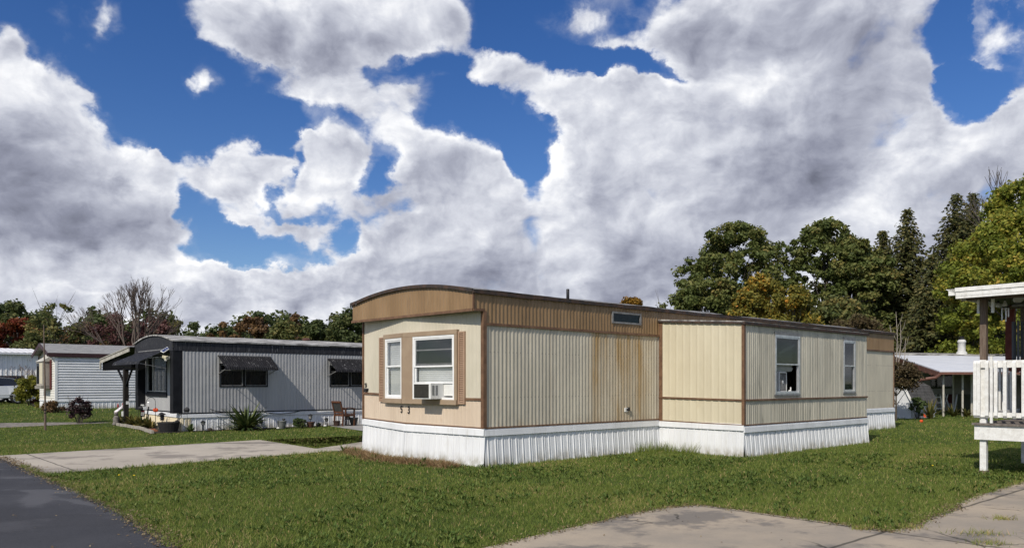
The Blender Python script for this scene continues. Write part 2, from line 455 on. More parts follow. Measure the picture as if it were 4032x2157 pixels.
interior = M('dark_interior', (.03, .028, .026), rough=.9)
plastic_white = M('white_plastic', (.72, .72, .70), (.66, .66, .63), 5, rough=.4)
wood_brown = M('weathered_wood', (.11, .075, .055), (.17, .13, .10), 9, (6, 6, .6), rough=.8, bmp=.4)
wood_red = M('stained_wood', (.12, .05, .025), (.075, .03, .017), 9, (2, 2, 2), rough=.5)
rubber = M('rubber', (.016, .016, .016), rough=.8)
red_paint = M('dark_red_paint', (.11, .02, .018), (.08, .016, .015), 5, rough=.6)
orange_plastic = M('orange_plastic', (.75, .10, .02), (.6, .07, .02), 8, rough=.5)
terracotta = M('terracotta', (.30, .12, .06), (.22, .09, .05), 9, rough=.8)
stone_mat = M('field_stone', (.22, .20, .18), (.12, .11, .10), 12, rough=.9, bmp=.5, bscale=20)
concrete_edge = M('concrete_edging', (.34, .31, .26), (.25, .23, .20), 8, rough=.9, bmp=.3)
white_metal_siding = M('white_metal_siding', (.80, .80, .80), (.74, .74, .74), 1, (1, 1, .2), rough=.45)
maroon_trim = M('maroon_trim', (.035, .014, .016), (.05, .022, .022), 3, rough=.5)
shingle = M('roof_shingles', (.29, .29, .285), (.20, .20, .20), 3, (1, 3, 1), rough=.9, dirt=((.12, .12, .12), .55, .6), bmp=.6, bscale=12)
carport_roof_mat = M('white_metal_roof', (.66, .68, .72), (.58, .60, .64), .8, rough=.45)
dark_shingle = M('dark_shingles', (.10, .095, .09), (.055, .052, .05), 5, rough=.9, bmp=.5)
rust_brown = M('rust_brown_paint', (.16, .075, .055), (.12, .055, .04), 4, rough=.6)
tan_wall = M('tan_wall', (.25, .235, .20), (.2, .19, .165), 2, rough=.8)

def glass_mat(name, tint=(.9, .95, .95), dark=0.0):
    m, nt, b = new_mat(name)
    g = nt.new('ShaderNodeBsdfGlossy'); g.inputs['Roughness'].default_value = .02; g.inputs['Color'].default_value = (.95, .97, 1, 1)
    t = nt.new('ShaderNodeBsdfTransparent'); t.inputs[0].default_value = tuple(tint) + (1,)
    ge = nt.new('ShaderNodeNewGeometry')
    cs = nt.new('ShaderNodeVectorMath', operation='DOT_PRODUCT'); nt.l.new(ge.outputs['Normal'], cs.inputs[0]); nt.l.new(ge.outputs['Incoming'], cs.inputs[1])
    sch = nt.math('POWER', nt.math('SUBTRACT', 1.0, nt.math('ABSOLUTE', cs.outputs['Value'])), 5.0)
    f = nt.math('ADD', nt.math('MULTIPLY_ADD', sch, .75, .026), dark, clamp=True)
    mx = nt.new('ShaderNodeMixShader'); nt.l.new(f, mx.inputs[0]); nt.l.new(t.outputs[0], mx.inputs[1]); nt.l.new(g.outputs[0], mx.inputs[2])
    nt.l.new(mx.outputs[0], nt.n['Material Output'].inputs[0])
    return m
glass = glass_mat('window_glass', (.97, .98, .98))
glass_dim = glass_mat('screened_glass', (.42, .44, .44))
glass_dark = glass_mat('dark_glass', (.50, .52, .52), .0)

def dots(nt, c, u_, z_, period, rows, r=.008, colr=(.07, .06, .05)):
    du = nt.math('MULTIPLY', nt.math('ABSOLUTE', nt.math('SUBTRACT', nt.math('FRACT', nt.math('DIVIDE', u_, period)), .5)), period)
    acc = None
    for z0 in rows:
        dz = nt.math('ABSOLUTE', nt.math('SUBTRACT', z_, z0))
        m_ = nt.math('MULTIPLY', nt.math('LESS_THAN', du, r), nt.math('LESS_THAN', dz, r * 1.1))
        acc = m_ if acc is None else nt.math('MAXIMUM', acc, m_)
    keep = nt.math('GREATER_THAN', nt.noise(nt.comb(u_, z_, 0.0), 3.1, 2), .44)
    return nt.mix(nt.math('MULTIPLY', nt.math('MULTIPLY', acc, keep), .85), c, colr)

def wavy(mat, seam=0.0, seamcol=(.16, .13, .10), amt=.55):
    """oil-canning of thin sheet metal, and the lapped sheet seams"""
    nt = NT(mat.node_tree); b = nt.n['Principled BSDF']; v = nt.coord(); x, y, z = nt.sep(v)
    bump(nt, b, nt.noise(nt.mapping(v, scale=(1, 1, .55)), 3.2, 3, .5), .35, .05)
    if seam:
        w_ = nt.math('MULTIPLY', nt.math('ABSOLUTE', nt.math('SUBTRACT', nt.math('FRACT', nt.math('DIVIDE', x, seam)), .5)), seam)
        src = b.inputs['Base Color'].links[0].from_socket
        c = nt.mix(nt.math('MULTIPLY', nt.mapr(w_, .004, .012, 1, 0), nt.mapr(nt.noise(v, 2.5, 3), .35, .6, .3, amt)), src, seamcol)
        nt.l.new(c, b.inputs['Base Color'])

def rusted_siding():
    m, nt, b = new_mat('rust_streaked_siding')
    v = nt.coord(); x, y, z = nt.sep(v)
    f = nt.mapr(nt.noise(nt.mapping(v, scale=(1.2, 1, .25)), 1.6, 5, .6), .35, .65, smooth=True)
    c = nt.mix(f, (.56, .51, .405), (.46, .42, .335))
    # long rust runs below the clerestory vent, each with its own length
    xw = nt.math('MULTIPLY_ADD', nt.math('SUBTRACT', nt.noise(nt.mapping(v, scale=(3, 1, .9)), 1.0, 3), .5), .18, x)
    band = nt.ramp(nt.mapr(xw, 2.7, 5.2), [(0, 0), (.10, .04), (.16, .5), (.20, .62), (.25, .22), (.31, .30), (.36, .12), (.43, .25), (.48, .62), (.53, .55), (.57, .28), (.61, .45), (.66, .18), (.73, .30), (.775, .62), (.82, .22), (.90, .16), (1, 0)])
    st = nt.noise(nt.mapping(v, scale=(26, 1, .5)), 1.0, 4, .6)
    run = nt.math('MULTIPLY', nt.math('POWER', band, .8), nt.mapr(st, .3, .62, .35, 1.25))
    run = nt.math('MULTIPLY', run, nt.mapr(z, .5, 2.7, .55, 1.0), clamp=True)
    run = nt.math('MULTIPLY', run, nt.mapr(nt.noise(nt.mapping(v, (2, 0, 5), scale=(2, 1, 1.1)), 1.0, 4), .3, .65, .8, 2.1), clamp=True)
    c = nt.mix(run, c, (.36, .235, .10))
    ed = nt.math('MULTIPLY', nt.mapr(z, .74, .95, 1, 0, True), nt.mapr(nt.noise(nt.mapping(v, scale=(9, 1, 2)), 1, 4), .45, .7))
    c = nt.mix(nt.math('MULTIPLY', ed, .5), c, (.28, .19, .11))
    c = dots(nt, c, x, z, .098, (2.185, 1.315))
    nt.l.new(c, b.inputs['Base Color']); b.inputs['Roughness'].default_value = .5; b.inputs['Specular IOR Level'].default_value = .4
    return m
main_siding = rusted_siding()
wavy(main_siding, 1.176, (.24, .17, .10)); wavy(weathered_siding, 1.02); wavy(grey_siding, 1.15, (.17, .17, .17)); wavy(brown_fascia, 1.176, (.10, .06, .035), .7)
for m_ in (beige_siding, peach_siding, cream_siding): wavy(m_)

# ------------------------------------------------------------------ ground, road, pads
def V(x, y):
    return G(x * 1.5652, y * 1.5652)

def ground_mat():
    m, nt, b = new_mat('lawn_soil')
    v = nt.coord()
    a = nt.mapr(nt.noise(v, .25, 5, .6), .35, .65, smooth=True)
    c = nt.mix(a, (.055, .090, .016), (.075, .10, .024))
    d = nt.mapr(nt.noise(nt.mapping(v, (4, 9, 0)), 1.3, 6, .65), .54, .74, 0, .6, True)
    c = nt.mix(d, c, (.10, .085, .035))
    e = nt.mapr(nt.noise(v, 30, 4, .7), .3, .7)
    c = nt.mix(e, c, (.035, .055, .012))
    nt.l.new(c, b.inputs['Base Color']); b.inputs['Roughness'].default_value = .9; b.inputs['Specular IOR Level'].default_value = .1
    bump(nt, b, nt.noise(v, 60, 4, .7), .5, .03)
    return m
gm = MB()
xs = sorted(set([-900, -400, -150, -80] + [i * 2.0 for i in range(-30, 21)] + [60, 100, 200, 400, 900]))
ys = sorted(set([-300, -60, -20] + [i * 1.5 for i in range(-8, 45)] + [80, 120, 200, 400, 1500]))
gm.sheet([[(x_, y_, gz(x_, y_)) for x_ in xs] for y_ in ys])
tag(gm.build('ground', ground_mat(), smooth=True), 'green lawn running between the homes', kind='structure')

def drape(name, poly, dz, mat, label, cuts=5, kind='structure'):
    bm = bmesh.new()
    vs = [bm.verts.new((p[0], p[1], 0)) for p in poly]
    f = bm.faces.new(vs)
    bmesh.ops.triangulate(bm, faces=[f])
    if cuts: bmesh.ops.subdivide_edges(bm, edges=bm.edges[:], cuts=cuts, use_grid_fill=True)
    for v_ in bm.verts: v_.co.z = gz(v_.co.x, v_.co.y) + dz
    bmesh.ops.recalc_face_normals(bm, faces=bm.faces)
    me = bpy.data.meshes.new(name); bm.to_mesh(me); bm.free(); me.materials.append(mat)
    o = bpy.data.objects.new(name, me); col.objects.link(o)
    return tag(o, label, kind=kind)

def asphalt():
    m, nt, b = new_mat('sealed_asphalt'); v = nt.coord()
    a = nt.mapr(nt.noise(v, .9, 5, .6), .35, .65, smooth=True)
    c = nt.mix(a, (.026, .027, .033), (.040, .041, .048))
    s_ = nt.mapr(nt.noise(nt.mapping(v, rot=(0, 0, .8), scale=(.8, 1.8, 1)), .6, 6, .6, .4), .57, .66, 0, .7, True)
    c = nt.mix(s_, c, (.095, .095, .105))
    wear = nt.blobs(v, [(p_[0], p_[1], rx, ry, rot, 1.0) for (p_, rx, ry, rot) in ((V(60, 1200), 1.2, .35, .1), (130, 0, 0, 0)) if not isinstance(p_, int)] + [(V(150, 1238)[0], V(150, 1238)[1], 1.5, .22, -.25, 1.0), (V(95, 1255)[0], V(95, 1255)[1], .35, 1.3, .5, 1.0), (V(205, 1265)[0], V(205, 1265)[1], .9, .16, -.7, .9)])
    wear = nt.math('MULTIPLY_ADD', nt.math('SUBTRACT', nt.noise(v, 3.5, 5, .65), .5), 1.1, wear)
    c = nt.mix(nt.mapr(wear, .25, .6, 0, .65, True), c, (.105, .105, .115))
    pa = nt.mapr(nt.noise(nt.mapping(v, (5, 2, 0)), .35, 2, .4), .52, .54, 0, .5, True)
    c = nt.mix(pa, c, (.020, .020, .024))
    g = nt.mapr(nt.noise(v, 160, 3, .7), .42, .7)
    c = nt.mix(nt.math('MULTIPLY', g, .7), c, (.095, .095, .10))
    nt.l.new(c, b.inputs['Base Color']); b.inputs['Roughness'].default_value = .8; b.inputs['Specular IOR Level'].default_value = .25
    bump(nt, b, nt.noise(v, 180, 3, .7), .5, .008)
    return m

def concrete(name, ca, cb, cdark, crack=.0, stains=(), joints=()):
    m, nt, b = new_mat(name); v = nt.coord()
    a = nt.mapr(nt.noise(v, .55, 6, .62), .36, .64, smooth=True)
    c = nt.mix(a, ca, cb)
    d = nt.mapr(nt.noise(nt.mapping(v, (7, 3, 0)), .8, 8, .68), .50, .60, 0, .85, True)
    c = nt.mix(d, c, cdark)
    g = nt.mapr(nt.noise(v, 45, 5, .7), .3, .7)
    c = nt.mix(nt.math('MULTIPLY', g, .35), c, tuple(q * .6 for q in ca))
    if stains:
        s_ = nt.blobs(v, [(p_[0], p_[1], rx, ry, rot, w) for (p_, rx, ry, rot, w) in stains])
        s_ = nt.math('MULTIPLY_ADD', nt.math('SUBTRACT', nt.noise(v, 2.2, 5, .6), .5), .7, s_)
        c = nt.mix(nt.mapr(s_, .2, .4, 0, .75, True), c, tuple(q * .8 for q in cdark))
    if crack:
        wv_ = nt.vmath('MULTIPLY', nt.vmath('SUBTRACT', nt.noise(v, 2.0, 4, .6, out='Color'), (.5, .5, .5)), (.5, .5, 0))
        e = nt.voronoi(nt.vmath('ADD', v, wv_), crack, 'DISTANCE_TO_EDGE')
        k = nt.mapr(e, .002, .008, .75, 0, True)
        k = nt.math('MULTIPLY', k, nt.mapr(nt.noise(nt.mapping(v, (2, 5, 0)), .6, 2), .47, .58, 0, 1, True))
        c = nt.mix(k, c, (.028, .026, .02))
    for (nx, ny, off, wid) in joints:       # straight saw-cut joints: n.v = off
        x_, y_, _z = nt.sep(v)
        wob = nt.math('MULTIPLY', nt.math('SUBTRACT', nt.noise(v, 3, 3), .5), .05)
        dd = nt.math('ADD', nt.math('ADD', nt.math('MULTIPLY', x_, nx), nt.math('MULTIPLY', y_, ny)), wob)
        dd = nt.math('ABSOLUTE', nt.math('SUBTRACT', dd, off))
        c = nt.mix(nt.mapr(dd, wid * .4, wid, .75, 0, True), c, (.03, .028, .022))
    nt.l.new(c, b.inputs['Base Color']); b.inputs['Roughness'].default_value = .85; b.inputs['Specular IOR Level'].default_value = .2
    bump(nt, b, nt.noise(v, 60, 5, .7), .35, .006)
    return m

def wob(pts, amp, step, seed=0, closed=False):
    """a hand-poured / overgrown edge: the polyline resampled and nudged"""
    r = random.Random(seed); out = []
    for i, p in enumerate(pts):
        if i == len(pts) - 1 and not closed:
            out.append((p[0], p[1])); break
        q = pts[(i + 1) % len(pts)]
        L = math.hypot(q[0] - p[0], q[1] - p[1]); n = max(1, min(60, int(L / step)))
        for k in range(n):
            t = k / n
            j = amp if k else 0
            out.append((p[0] + (q[0] - p[0]) * t + r.uniform(-j, j), p[1] + (q[1] - p[1]) * t + r.uniform(-j, j)))
    return out

e0, e1 = V(0, 1150), V(445, 1378)
dr = (Vector((e0.x - e1.x, e0.y - e1.y))).normalized()
far_ = Vector((e0.x, e0.y)) + dr * 40; near_ = Vector((e1.x, e1.y)) - dr * 12
offn = Vector((-dr.y, dr.x)) * 6.5
road_edge = [near_] + [Vector(V(*q)[:2]) for q in ((445, 1378), (330, 1300), (210, 1240), (110, 1197), (50, 1170), (0, 1150))] + [far_]
road_poly = wob([tuple(p) for p in road_edge], .035, .5, 3)
road_poly = [p for p in road_poly] + [tuple(far_ + offn), tuple(near_ + offn)]
drape('road', road_poly, .010, asphalt(), 'dark sealed asphalt road at the lawn edge', 0)

pl_n0, pl_n1 = V(108, 1195), V(868, 1134)
pl_f0, pl_f1 = V(-15, 1148), V(655, 1107)
pe, pe2 = V(795, 1129), V(905, 1113)
ud = Vector(U)
pad_left = [tuple(pl_n0[:2]), tuple(pl_n1[:2]), tuple(Vector(pl_n1[:2]) + ud * 17), tuple(Vector(pe2[:2]) + ud * 16.0), tuple(pe2[:2]), tuple(pe[:2]), tuple(pl_f1[:2]), tuple(pl_f0[:2])]
jn = (U[0], U[1]); joff = pl_n0[0] * U[0] + pl_n0[1] * U[1]
st_ = [(V(255, 1132), 1.5, .32, 0.2, 1.0), (V(640, 1115), 1.5, .4, .2, 1.0), (V(420, 1150), 1.2, .12, .5, .5), (V(600, 1120), 2.2, .12, .6, .4)]
m_pad = concrete('driveway_concrete', (.47, .42, .35), (.40, .355, .295), (.22, .195, .17), 0, st_, [(jn[0], jn[1], joff + .55, .024), (jn[0], jn[1], joff + 9.0, .02)])
drape('driveway', pad_left, .016, m_pad, 'pale concrete driveway beside the front lawn', 0)

vr = [(1225, 1378), (1480, 1318), (1600, 1291), (1690, 1276), (1765, 1271), (1960, 1298), (2150, 1325), (2235, 1338), (2300, 1322), (2340, 1302), (2392, 1283), (2398, 1270), (2470, 1243), (2576, 1213), (2800, 1150)]
pad_right = wob([tuple(V(*q)[:2]) for q in vr], .03, .3, 5) + [tuple(V(2800, 1150)[:2]), tuple(V(3300, 1330)[:2]), (9.5, 3.0), (-1, 2.0), (-2.5, 4.6)]
q1, q2 = V(2235, 1340), V(1860, 1378)
m_padr = concrete('patio_concrete', (.42, .35, .265), (.29, .255, .21), (.145, .135, .125), .42, (), [(U[0], U[1], q1[0] * U[0] + q1[1] * U[1] - .02, .03), (W[0], W[1], q1[0] * W[0] + q1[1] * W[1] + .03, .03)])
drape('patio', pad_right, .014, m_padr, 'cracked stained concrete slab in the front corner', 0)

gp = [(-300, 1068), (0, 1064), (130, 1061.5), (275, 1058), (300, 1062), (150, 1069), (0, 1076), (-300, 1087)]
gravel_poly = [tuple(V(*q)[:2]) for q in gp]
drape('gravel_path', gravel_poly, .012, M('gravel', (.26, .235, .205), (.14, .125, .11), 7, rough=.95, lo=.4, hi=.6, bmp=.8, bscale=60), 'grey gravel lane between the two lawns', 3)

back_poly = [tuple(G(*q)[:2]) for q in ((1284, 1676), (1440, 1699), (1540, 1690), (1540, 1652), (1335, 1655))]
drape('back_patio', back_poly, .016, concrete('back_patio_concrete', (.36, .35, .33), (.30, .29, .27), (.2, .19, .18)), 'light concrete slab under the wooden chair', 0)
# ------------------------------------------------------------------ corrugated and lapped walls
def prof(L, period, kind):
    """(distance along the wall, outward offset 0..1) of one rolled sheet"""
    pats = {'sine': [(0, .5), (.14, .85), (.28, 1), (.42, .85), (.56, .4), (.70, .08), (.85, .12)],
            'vee': [(0, 0), (.42, 0), (.56, .8), (.64, 1), (.72, .8), (.86, 0)],
            'skirt': [(0, 0), (.40, 0), (.46, 1), (.54, 1), (.60, 0), (.80, 0), (.84, .5), (.88, 0)],
            'board': [(0, 1), (.90, 1), (.93, 0), (.97, 0)]}[kind]
    out, k = [], 0
    while k * period < L:
        for (a, o) in pats:
            t = (k + a) * period
            if t < L: out.append((t, o))
        k += 1
    out.append((L, out[0][1]))
    return out

def corr(mb, pl, t0, t1, z0, z1, period, amp, kind='sine', holes=(), base=0.0, flare=0.0, jit=0.0):
    """one rolled sheet on plane pl from t0 to t1; z0, z1 numbers or functions of t; holes (ta, tb, za, zb)"""
    f0 = z0 if callable(z0) else (lambda t: z0)
    f1 = z1 if callable(z1) else (lambda t: z1)
    P = prof(t1 - t0, period, kind)
    ts = sorted(set([round(t0 + a, 5) for a, _ in P] + [round(h, 5) for H_ in holes for h in H_[:2] if t0 < h < t1]))
    pa = [t0 + a for a, _ in P]; po = [o for _, o in P]
    idx, vs, fs = {}, [], []
    r = random.Random(int(period * 1e4) + len(ts))
    dent = {}
    def vert(t, z):
        key = (t, round(z, 4))
        if key not in idx:
            o = float(np.interp(t, pa, po))
            k = int((t - t0) / period)
            if k not in dent: dent[k] = r.uniform(-jit, jit)
            lo, hi = f0(t), f1(t)
            idx[key] = len(vs)
            vs.append(pl.pt(t, base + o * amp + dent[k] + flare * (hi - z) / max(.01, hi - lo), z))
        return idx[key]
    for a, b in zip(ts[:-1], ts[1:]):
        if b - a < 1e-5: continue
        mid = (a + b) / 2
        cuts = sorted([(h[2], h[3]) for h in holes if h[0] <= mid <= h[1]])
        za = None; segs = []
        lo = 'lo'
        for (ca, cb) in cuts:
            segs.append((lo, ca)); lo = cb
        segs.append((lo, 'hi'))
        for (q, s_) in segs:
            A0 = f0(a) if q == 'lo' else q; B0 = f0(b) if q == 'lo' else q
            A1 = f1(a) if s_ == 'hi' else s_; B1 = f1(b) if s_ == 'hi' else s_
            if A1 - A0 < 1e-3 and B1 - B0 < 1e-3: continue
            fs.append((vert(a, A0), vert(b, B0), vert(b, B1), vert(a, A1)))
    mb.add(vs, fs)

def lapped(mb, pl, t0, t1, z0, z1, h=.115, amp=.022, gap=.02):
    """horizontal clapboard siding: each course leans out at its foot"""
    rows = []; z_ = z0
    while z_ < z1 - .01:
        zt = min(z_ + h, z1)
        rows.append([pl.pt(t0, amp, z_), pl.pt(t1, amp, z_)]); rows.append([pl.pt(t0, .004, zt - gap), pl.pt(t1, .004, zt - gap)]); rows.append([pl.pt(t0, -.03, zt - gap * .8), pl.pt(t1, -.03, zt - gap * .8)]); rows.append([pl.pt(t0, -.03, zt), pl.pt(t1, -.03, zt)])
        z_ += h
    mb.sheet(rows)

def slats(mb, pl, t0, t1, z0, z1, d, step=.03, amp=.012):
    rows = []; z_ = z0
    while z_ < z1 - 1e-4:
        rows.append([pl.pt(t0, d - amp, z_), pl.pt(t1, d - amp, z_)])
        rows.append([pl.pt(t0, d, min(z1, z_ + step * .85)), pl.pt(t1, d, min(z1, z_ + step * .85))])
        z_ += step
    mb.sheet(rows)

def frame_ring(mb, pl, t0, t1, z0, z1, d0, d1, w, wt=None, wb=None):
    wt = w if wt is None else wt; wb = w if wb is None else wb
    mb.pbox(pl, t0, t0 + w, d0, d1, z0, z1); mb.pbox(pl, t1 - w, t1, d0, d1, z0, z1)
    mb.pbox(pl, t0 + w, t1 - w, d0, d1 - .001, z1 - wt, z1); mb.pbox(pl, t0 + w, t1 - w, d0, d1 - .001, z0, z0 + wb)

def fascia_arch(y, W_, z0, rise, dz=0.0):
    return z0 + dz * y / W_ + rise * (1 - ((y - W_ / 2) / (W_ / 2)) ** 2)

# ------------------------------------------------------------------ home no. 53
PM = G(1905, 1839)
LN, WD, BOW, AY, OV = 18.70, 4.34, .215, 2.33, .25       # length, width, bow of the front, apex, overhang
home = thing('mobile_home', 'beige corrugated mobile home with brown fascia, white skirting and the number 53', 'mobile home', PM, ROT)
SD = Plane((0, 0), (LN, 0))                              # long near side
FR = Plane((-BOW, AY), (0, 0)); FL = Plane((0, WD), (-BOW, AY))
BK = Plane((LN, WD), (0, WD)); EN = Plane((LN, 0), (LN, WD))
ZS, ZT, ZB = .735, 2.71, 2.985                           # siding foot, brown line, brow underside
def roofz(y): return fascia_arch(y, WD, 3.315, .215, .065)
X1, X2, EX = 5.365, 11.37, 2.24                          # the built-on room
b = MB(); corr(b, SD, 0.02, X1 + .05, ZS, ZT, .098, .013, 'sine', jit=.0018); b.build('side_siding', main_siding, home, True)
b = MB(); corr(b, SD, X2 - .05, LN, ZS, ZT, .098, .013, 'sine')
b.build('side_siding', main_siding, home, True)
b = MB(); corr(b, SD, -OV, LN, lambda t: ZB if t < 0 else ZT, 3.292, .098, .013, 'sine', holes=[(3.70, 4.63, 2.94, 3.15)], base=.004)
b.build('side_fascia', brown_fascia, home, True)
b = MB(); corr(b, BK, 0, LN, ZS, 3.32, .2, .013, 'sine'); corr(b, EN, 0, WD, ZS, lambda t: roofz(t) - .02, .098, .013, 'sine')
b.build('rear_siding', beige_siding, home, True)
LR = FR.L; LL = FL.L
b = MB(); corr(b, FR, 0, LR, 1.29, 3.02, .105, .007, 'vee', holes=[(0, 1.62, 1.23, 2.575)]); corr(b, FL, 0, LL, 1.36, 3.05, .105, .007, 'vee', holes=[(LL - .82, LL, 1.23, 2.575)])
b.build('front_siding', beige_siding, home, False)
b = MB(); corr(b, FR, 0, LR, ZS + .015, 1.285, .105, .007, 'vee', base=-.002, holes=[(0, 1.62, 1.23, 1.4)]); corr(b, FL, 0, LL, ZS + .03, 1.355, .105, .007, 'vee', base=-.002, holes=[(LL - .82, LL, 1.23, 1.4)])
b.build('lower_front_siding', peach_siding, home, False)
# brow over the bowed front
BR = Plane((-OV, WD + .06), (-OV, -.004))
b = MB(); corr(b, BR, 0, BR.L, ZB - .02, lambda t: roofz(min(WD, max(0, WD + .06 - t))) - .015, .105, .010, 'sine')
b.build('brow_fascia', brown_fascia, home, True)
b = MB(); b.add([(-OV, -.004, ZB - .005), (-OV, WD + .06, ZB + .02), (.05, WD + .06, ZB + .02), (.05, -.004, ZB - .005)], [(0, 1, 2, 3)])
b.box(-OV, 0, WD + .055, WD + .06, ZB + .02, 3.33)
b.build('brow_soffit', brown_trim, home)
b = MB()
b.bar((-OV - .02, -.01, ZB - .02), (-OV - .02, WD + .07, ZB + .005), .035, .05)
b.bar((-OV - .02, -.02, ZB - .02), (0, -.02, ZB - .015), .03, .045)
b.build('brow_trim', brown_trim, home); b = MB()
b.bar((0.05, -.022, ZT), (X1 - .02, -.022, ZT - .012), .035, .05); b.build('belt_rail', brown_trim, home); b = MB(); b.bar((X2, -.022, ZT), (LN, -.022, ZT - .03), .035, .05)
b.build('belt_rail', brown_trim, home); b = MB()
b.box(-.03, .045, -.035, -.002, ZS, ZB - .03); b.box(-.035, -.005, -.03, .05, ZS, ZB - .03)
b.build('corner_trim', brown_trim, home); b = MB(); b.box(-.03, .03, WD - .03, WD + .02, ZS, ZB)
b.build('corner_trim', brown_trim, home); b = MB(); b.box(LN - .03, LN + .02, -.03, .02, ZS, ZT)
b.build('corner_trim', brown_trim, home); b = MB()
b.bar(FR.pt(1.86, .012, 1.285), FR.pt(LR, .012, 1.285), .03, .045); b.build('front_rail', brown_trim, home); b = MB(); b.bar(FL.pt(0, .012, 1.36), FL.pt(LL - 1.14, .012, 1.345), .03, .045)
b.build('front_rail', brown_trim, home); b = MB()
b.bar((.03, -.018, ZS + .005), (X1, -.018, ZS + .005), .02, .03)
b.bar(FR.pt(0, .01, ZS + .02), FR.pt(LR, .01, ZS + .005), .02, .025); b.bar(FL.pt(0, .01, ZS + .05), FL.pt(LL, .01, ZS + .02), .02, .025)
b.build('base_rail', brown_trim, home); b = MB()
b.bar((-OV - .012, -.012, ZB), (-OV - .012, -.012, 3.29), .03, .03)
b.build('brow_corner', brown_trim, home)
# roof, drip edge
def arch_rows(xs_, dz, w0=-.03, w1=None, n=16):
    w1 = WD + .09 if w1 is None else w1
    rows = []
    for x_ in xs_:
        rows.append([(x_, y_, roofz(min(WD, max(0, y_))) + dz + (.012 * math.sin(x_ * 1.7 + y_) + .008 * math.sin(x_ * 4.1) if 0 < x_ < LN else 0)) for y_ in np.linspace(w0, w1, n)])
    return rows
xs_ = list(np.linspace(-OV - .04, LN + .03, 40))
b = MB(); b.sheet(arch_rows(xs_, .03)); b.build('roof', roof_coat, home, True)
b = MB()
for x_ in (-OV - .045, LN + .03):
    p_ = [(x_, y_, roofz(min(WD, max(0, y_))) + .008) for y_ in np.linspace(-.03, WD + .09, 18)]
    for p, q in zip(p_[:-1], p_[1:]): b.bar(p, q, .03, .065)
r_ = random.Random(2); px_ = -OV - .05
while px_ < LN:
    nx_ = min(LN + .03, px_ + r_.uniform(.7, 1.6))
    b.bar((px_, -.04, 3.30 + r_.uniform(-.008, .008)), (nx_, -.04, 3.30 + r_.uniform(-.008, .008)), .05, .07 + r_.uniform(0, .012)); px_ = nx_
b.bar((-OV, WD + .09, 3.36), (LN, WD + .09, 3.36), .05, .07)
b.build('drip_edge', rust_drip, home)
b = MB(); b.lathe([(.035, 0), (.035, .36), (.028, .37)], (2.85, .55, 3.28), 12); b.build('vent_pipe', dark_metal, home, True)
b = MB(); b.box(.02, LN - .02, .03, WD - .03, .70, .73); b.build('floor', interior, home)
# clerestory vent
b = MB(); frame_ring(b, SD, 3.66, 4.67, 2.915, 3.175, -.03, .035, .04); v_ = b.build('vent_window', grey_frame, home)
b = MB(); slats(b, SD, 3.69, 4.64, 2.94, 3.15, -.012, .05, .02); b.build('vent_louvre', curtain_mat, v_)
b = MB(); b.pbox(SD, 3.70, 4.63, .006, .010, 2.95, 3.14); b.build('pane', glass_dark, v_)
# power outlet
b = MB(); b.pbox(SD, 4.10, 4.20, .0, .03, .945, 1.035); o_ = b.build('outlet_box', plastic_white, home, bevel=.004)
b = MB(); b.pbox(SD, 4.145, 4.175, .03, .055, .97, 1.02); b.pbox(SD, 4.195, 4.235, .012, .06, .965, 1.05); b.build('outlet_cover', dark_metal, o_)

def skirt(mb, capb, pl, t0, t1, ztop, cap=.145, flare=.05, pieces=None, drop=(0, 0)):
    zt = lambda t: ztop - cap + .02 + drop[0] + (drop[1] - drop[0]) * (t - t0) / max(.1, t1 - t0)
    corr(mb, pl, t0, t1, -.06, zt, .18, .014, 'skirt', base=.0, flare=flare, jit=.005)
    r = random.Random(int(t1 * 100)); t = t0
    while t < t1 - .01:
        q = min(t1, t + (pieces or 2.6) * r.uniform(.85, 1.1))
        if t1 - q < .5: q = t1
        a = ztop + r.uniform(-.005, .004) + drop[0] + (drop[1] - drop[0]) * (t - t0) / (t1 - t0); c_ = ztop + r.uniform(-.005, .004) + drop[0] + (drop[1] - drop[0]) * (q - t0) / (t1 - t0)
        P = pl.pt; d = .035
        for (za, zb, d0, d1) in ((-cap, -.03, .012, .040), (-.03, 0, .0, .022)):
            capb.hexa([P(t, d0, a + za), P(q, d0, c_ + za), P(q, d1, c_ + za), P(t, d1, a + za), P(t, d0, a + zb), P(q, d0, c_ + zb), P(q, d1 - .008, c_ + zb), P(t, d1 - .008, a + zb)])
        t = q + .004
b, c = MB(), MB()
skirt(b, c, SD, .0, X1 + .03, ZS - .005); skirt(b, c, SD, X2, LN + .05, ZS + .0)
skirt(b, c, FR, -.02, LR + .03, ZS, flare=.04, pieces=1.5); skirt(b, c, FL, -.03, LL, ZS + .035, flare=.04, pieces=1.35, drop=(.02, -.035))
skirt(b, c, BK, 0, LN, ZS); skirt(b, c, EN, 0, WD, ZS)
EL = Plane((X1, 0), (X1, -EX)); ES = Plane((X1, -EX), (X2, -EX)); EE = Plane((X2, -EX), (X2, 0))
skirt(b, c, EL, .0, EX + .02, .715, flare=.04); skirt(b, c, ES, -.02, X2 - X1 + .03, .675, flare=.06, pieces=2.1); skirt(b, c, EE, 0, EX, .68)
b.build('skirting', white_vinyl, home); c.build('skirting_cap', white_vinyl, home, bevel=.003)
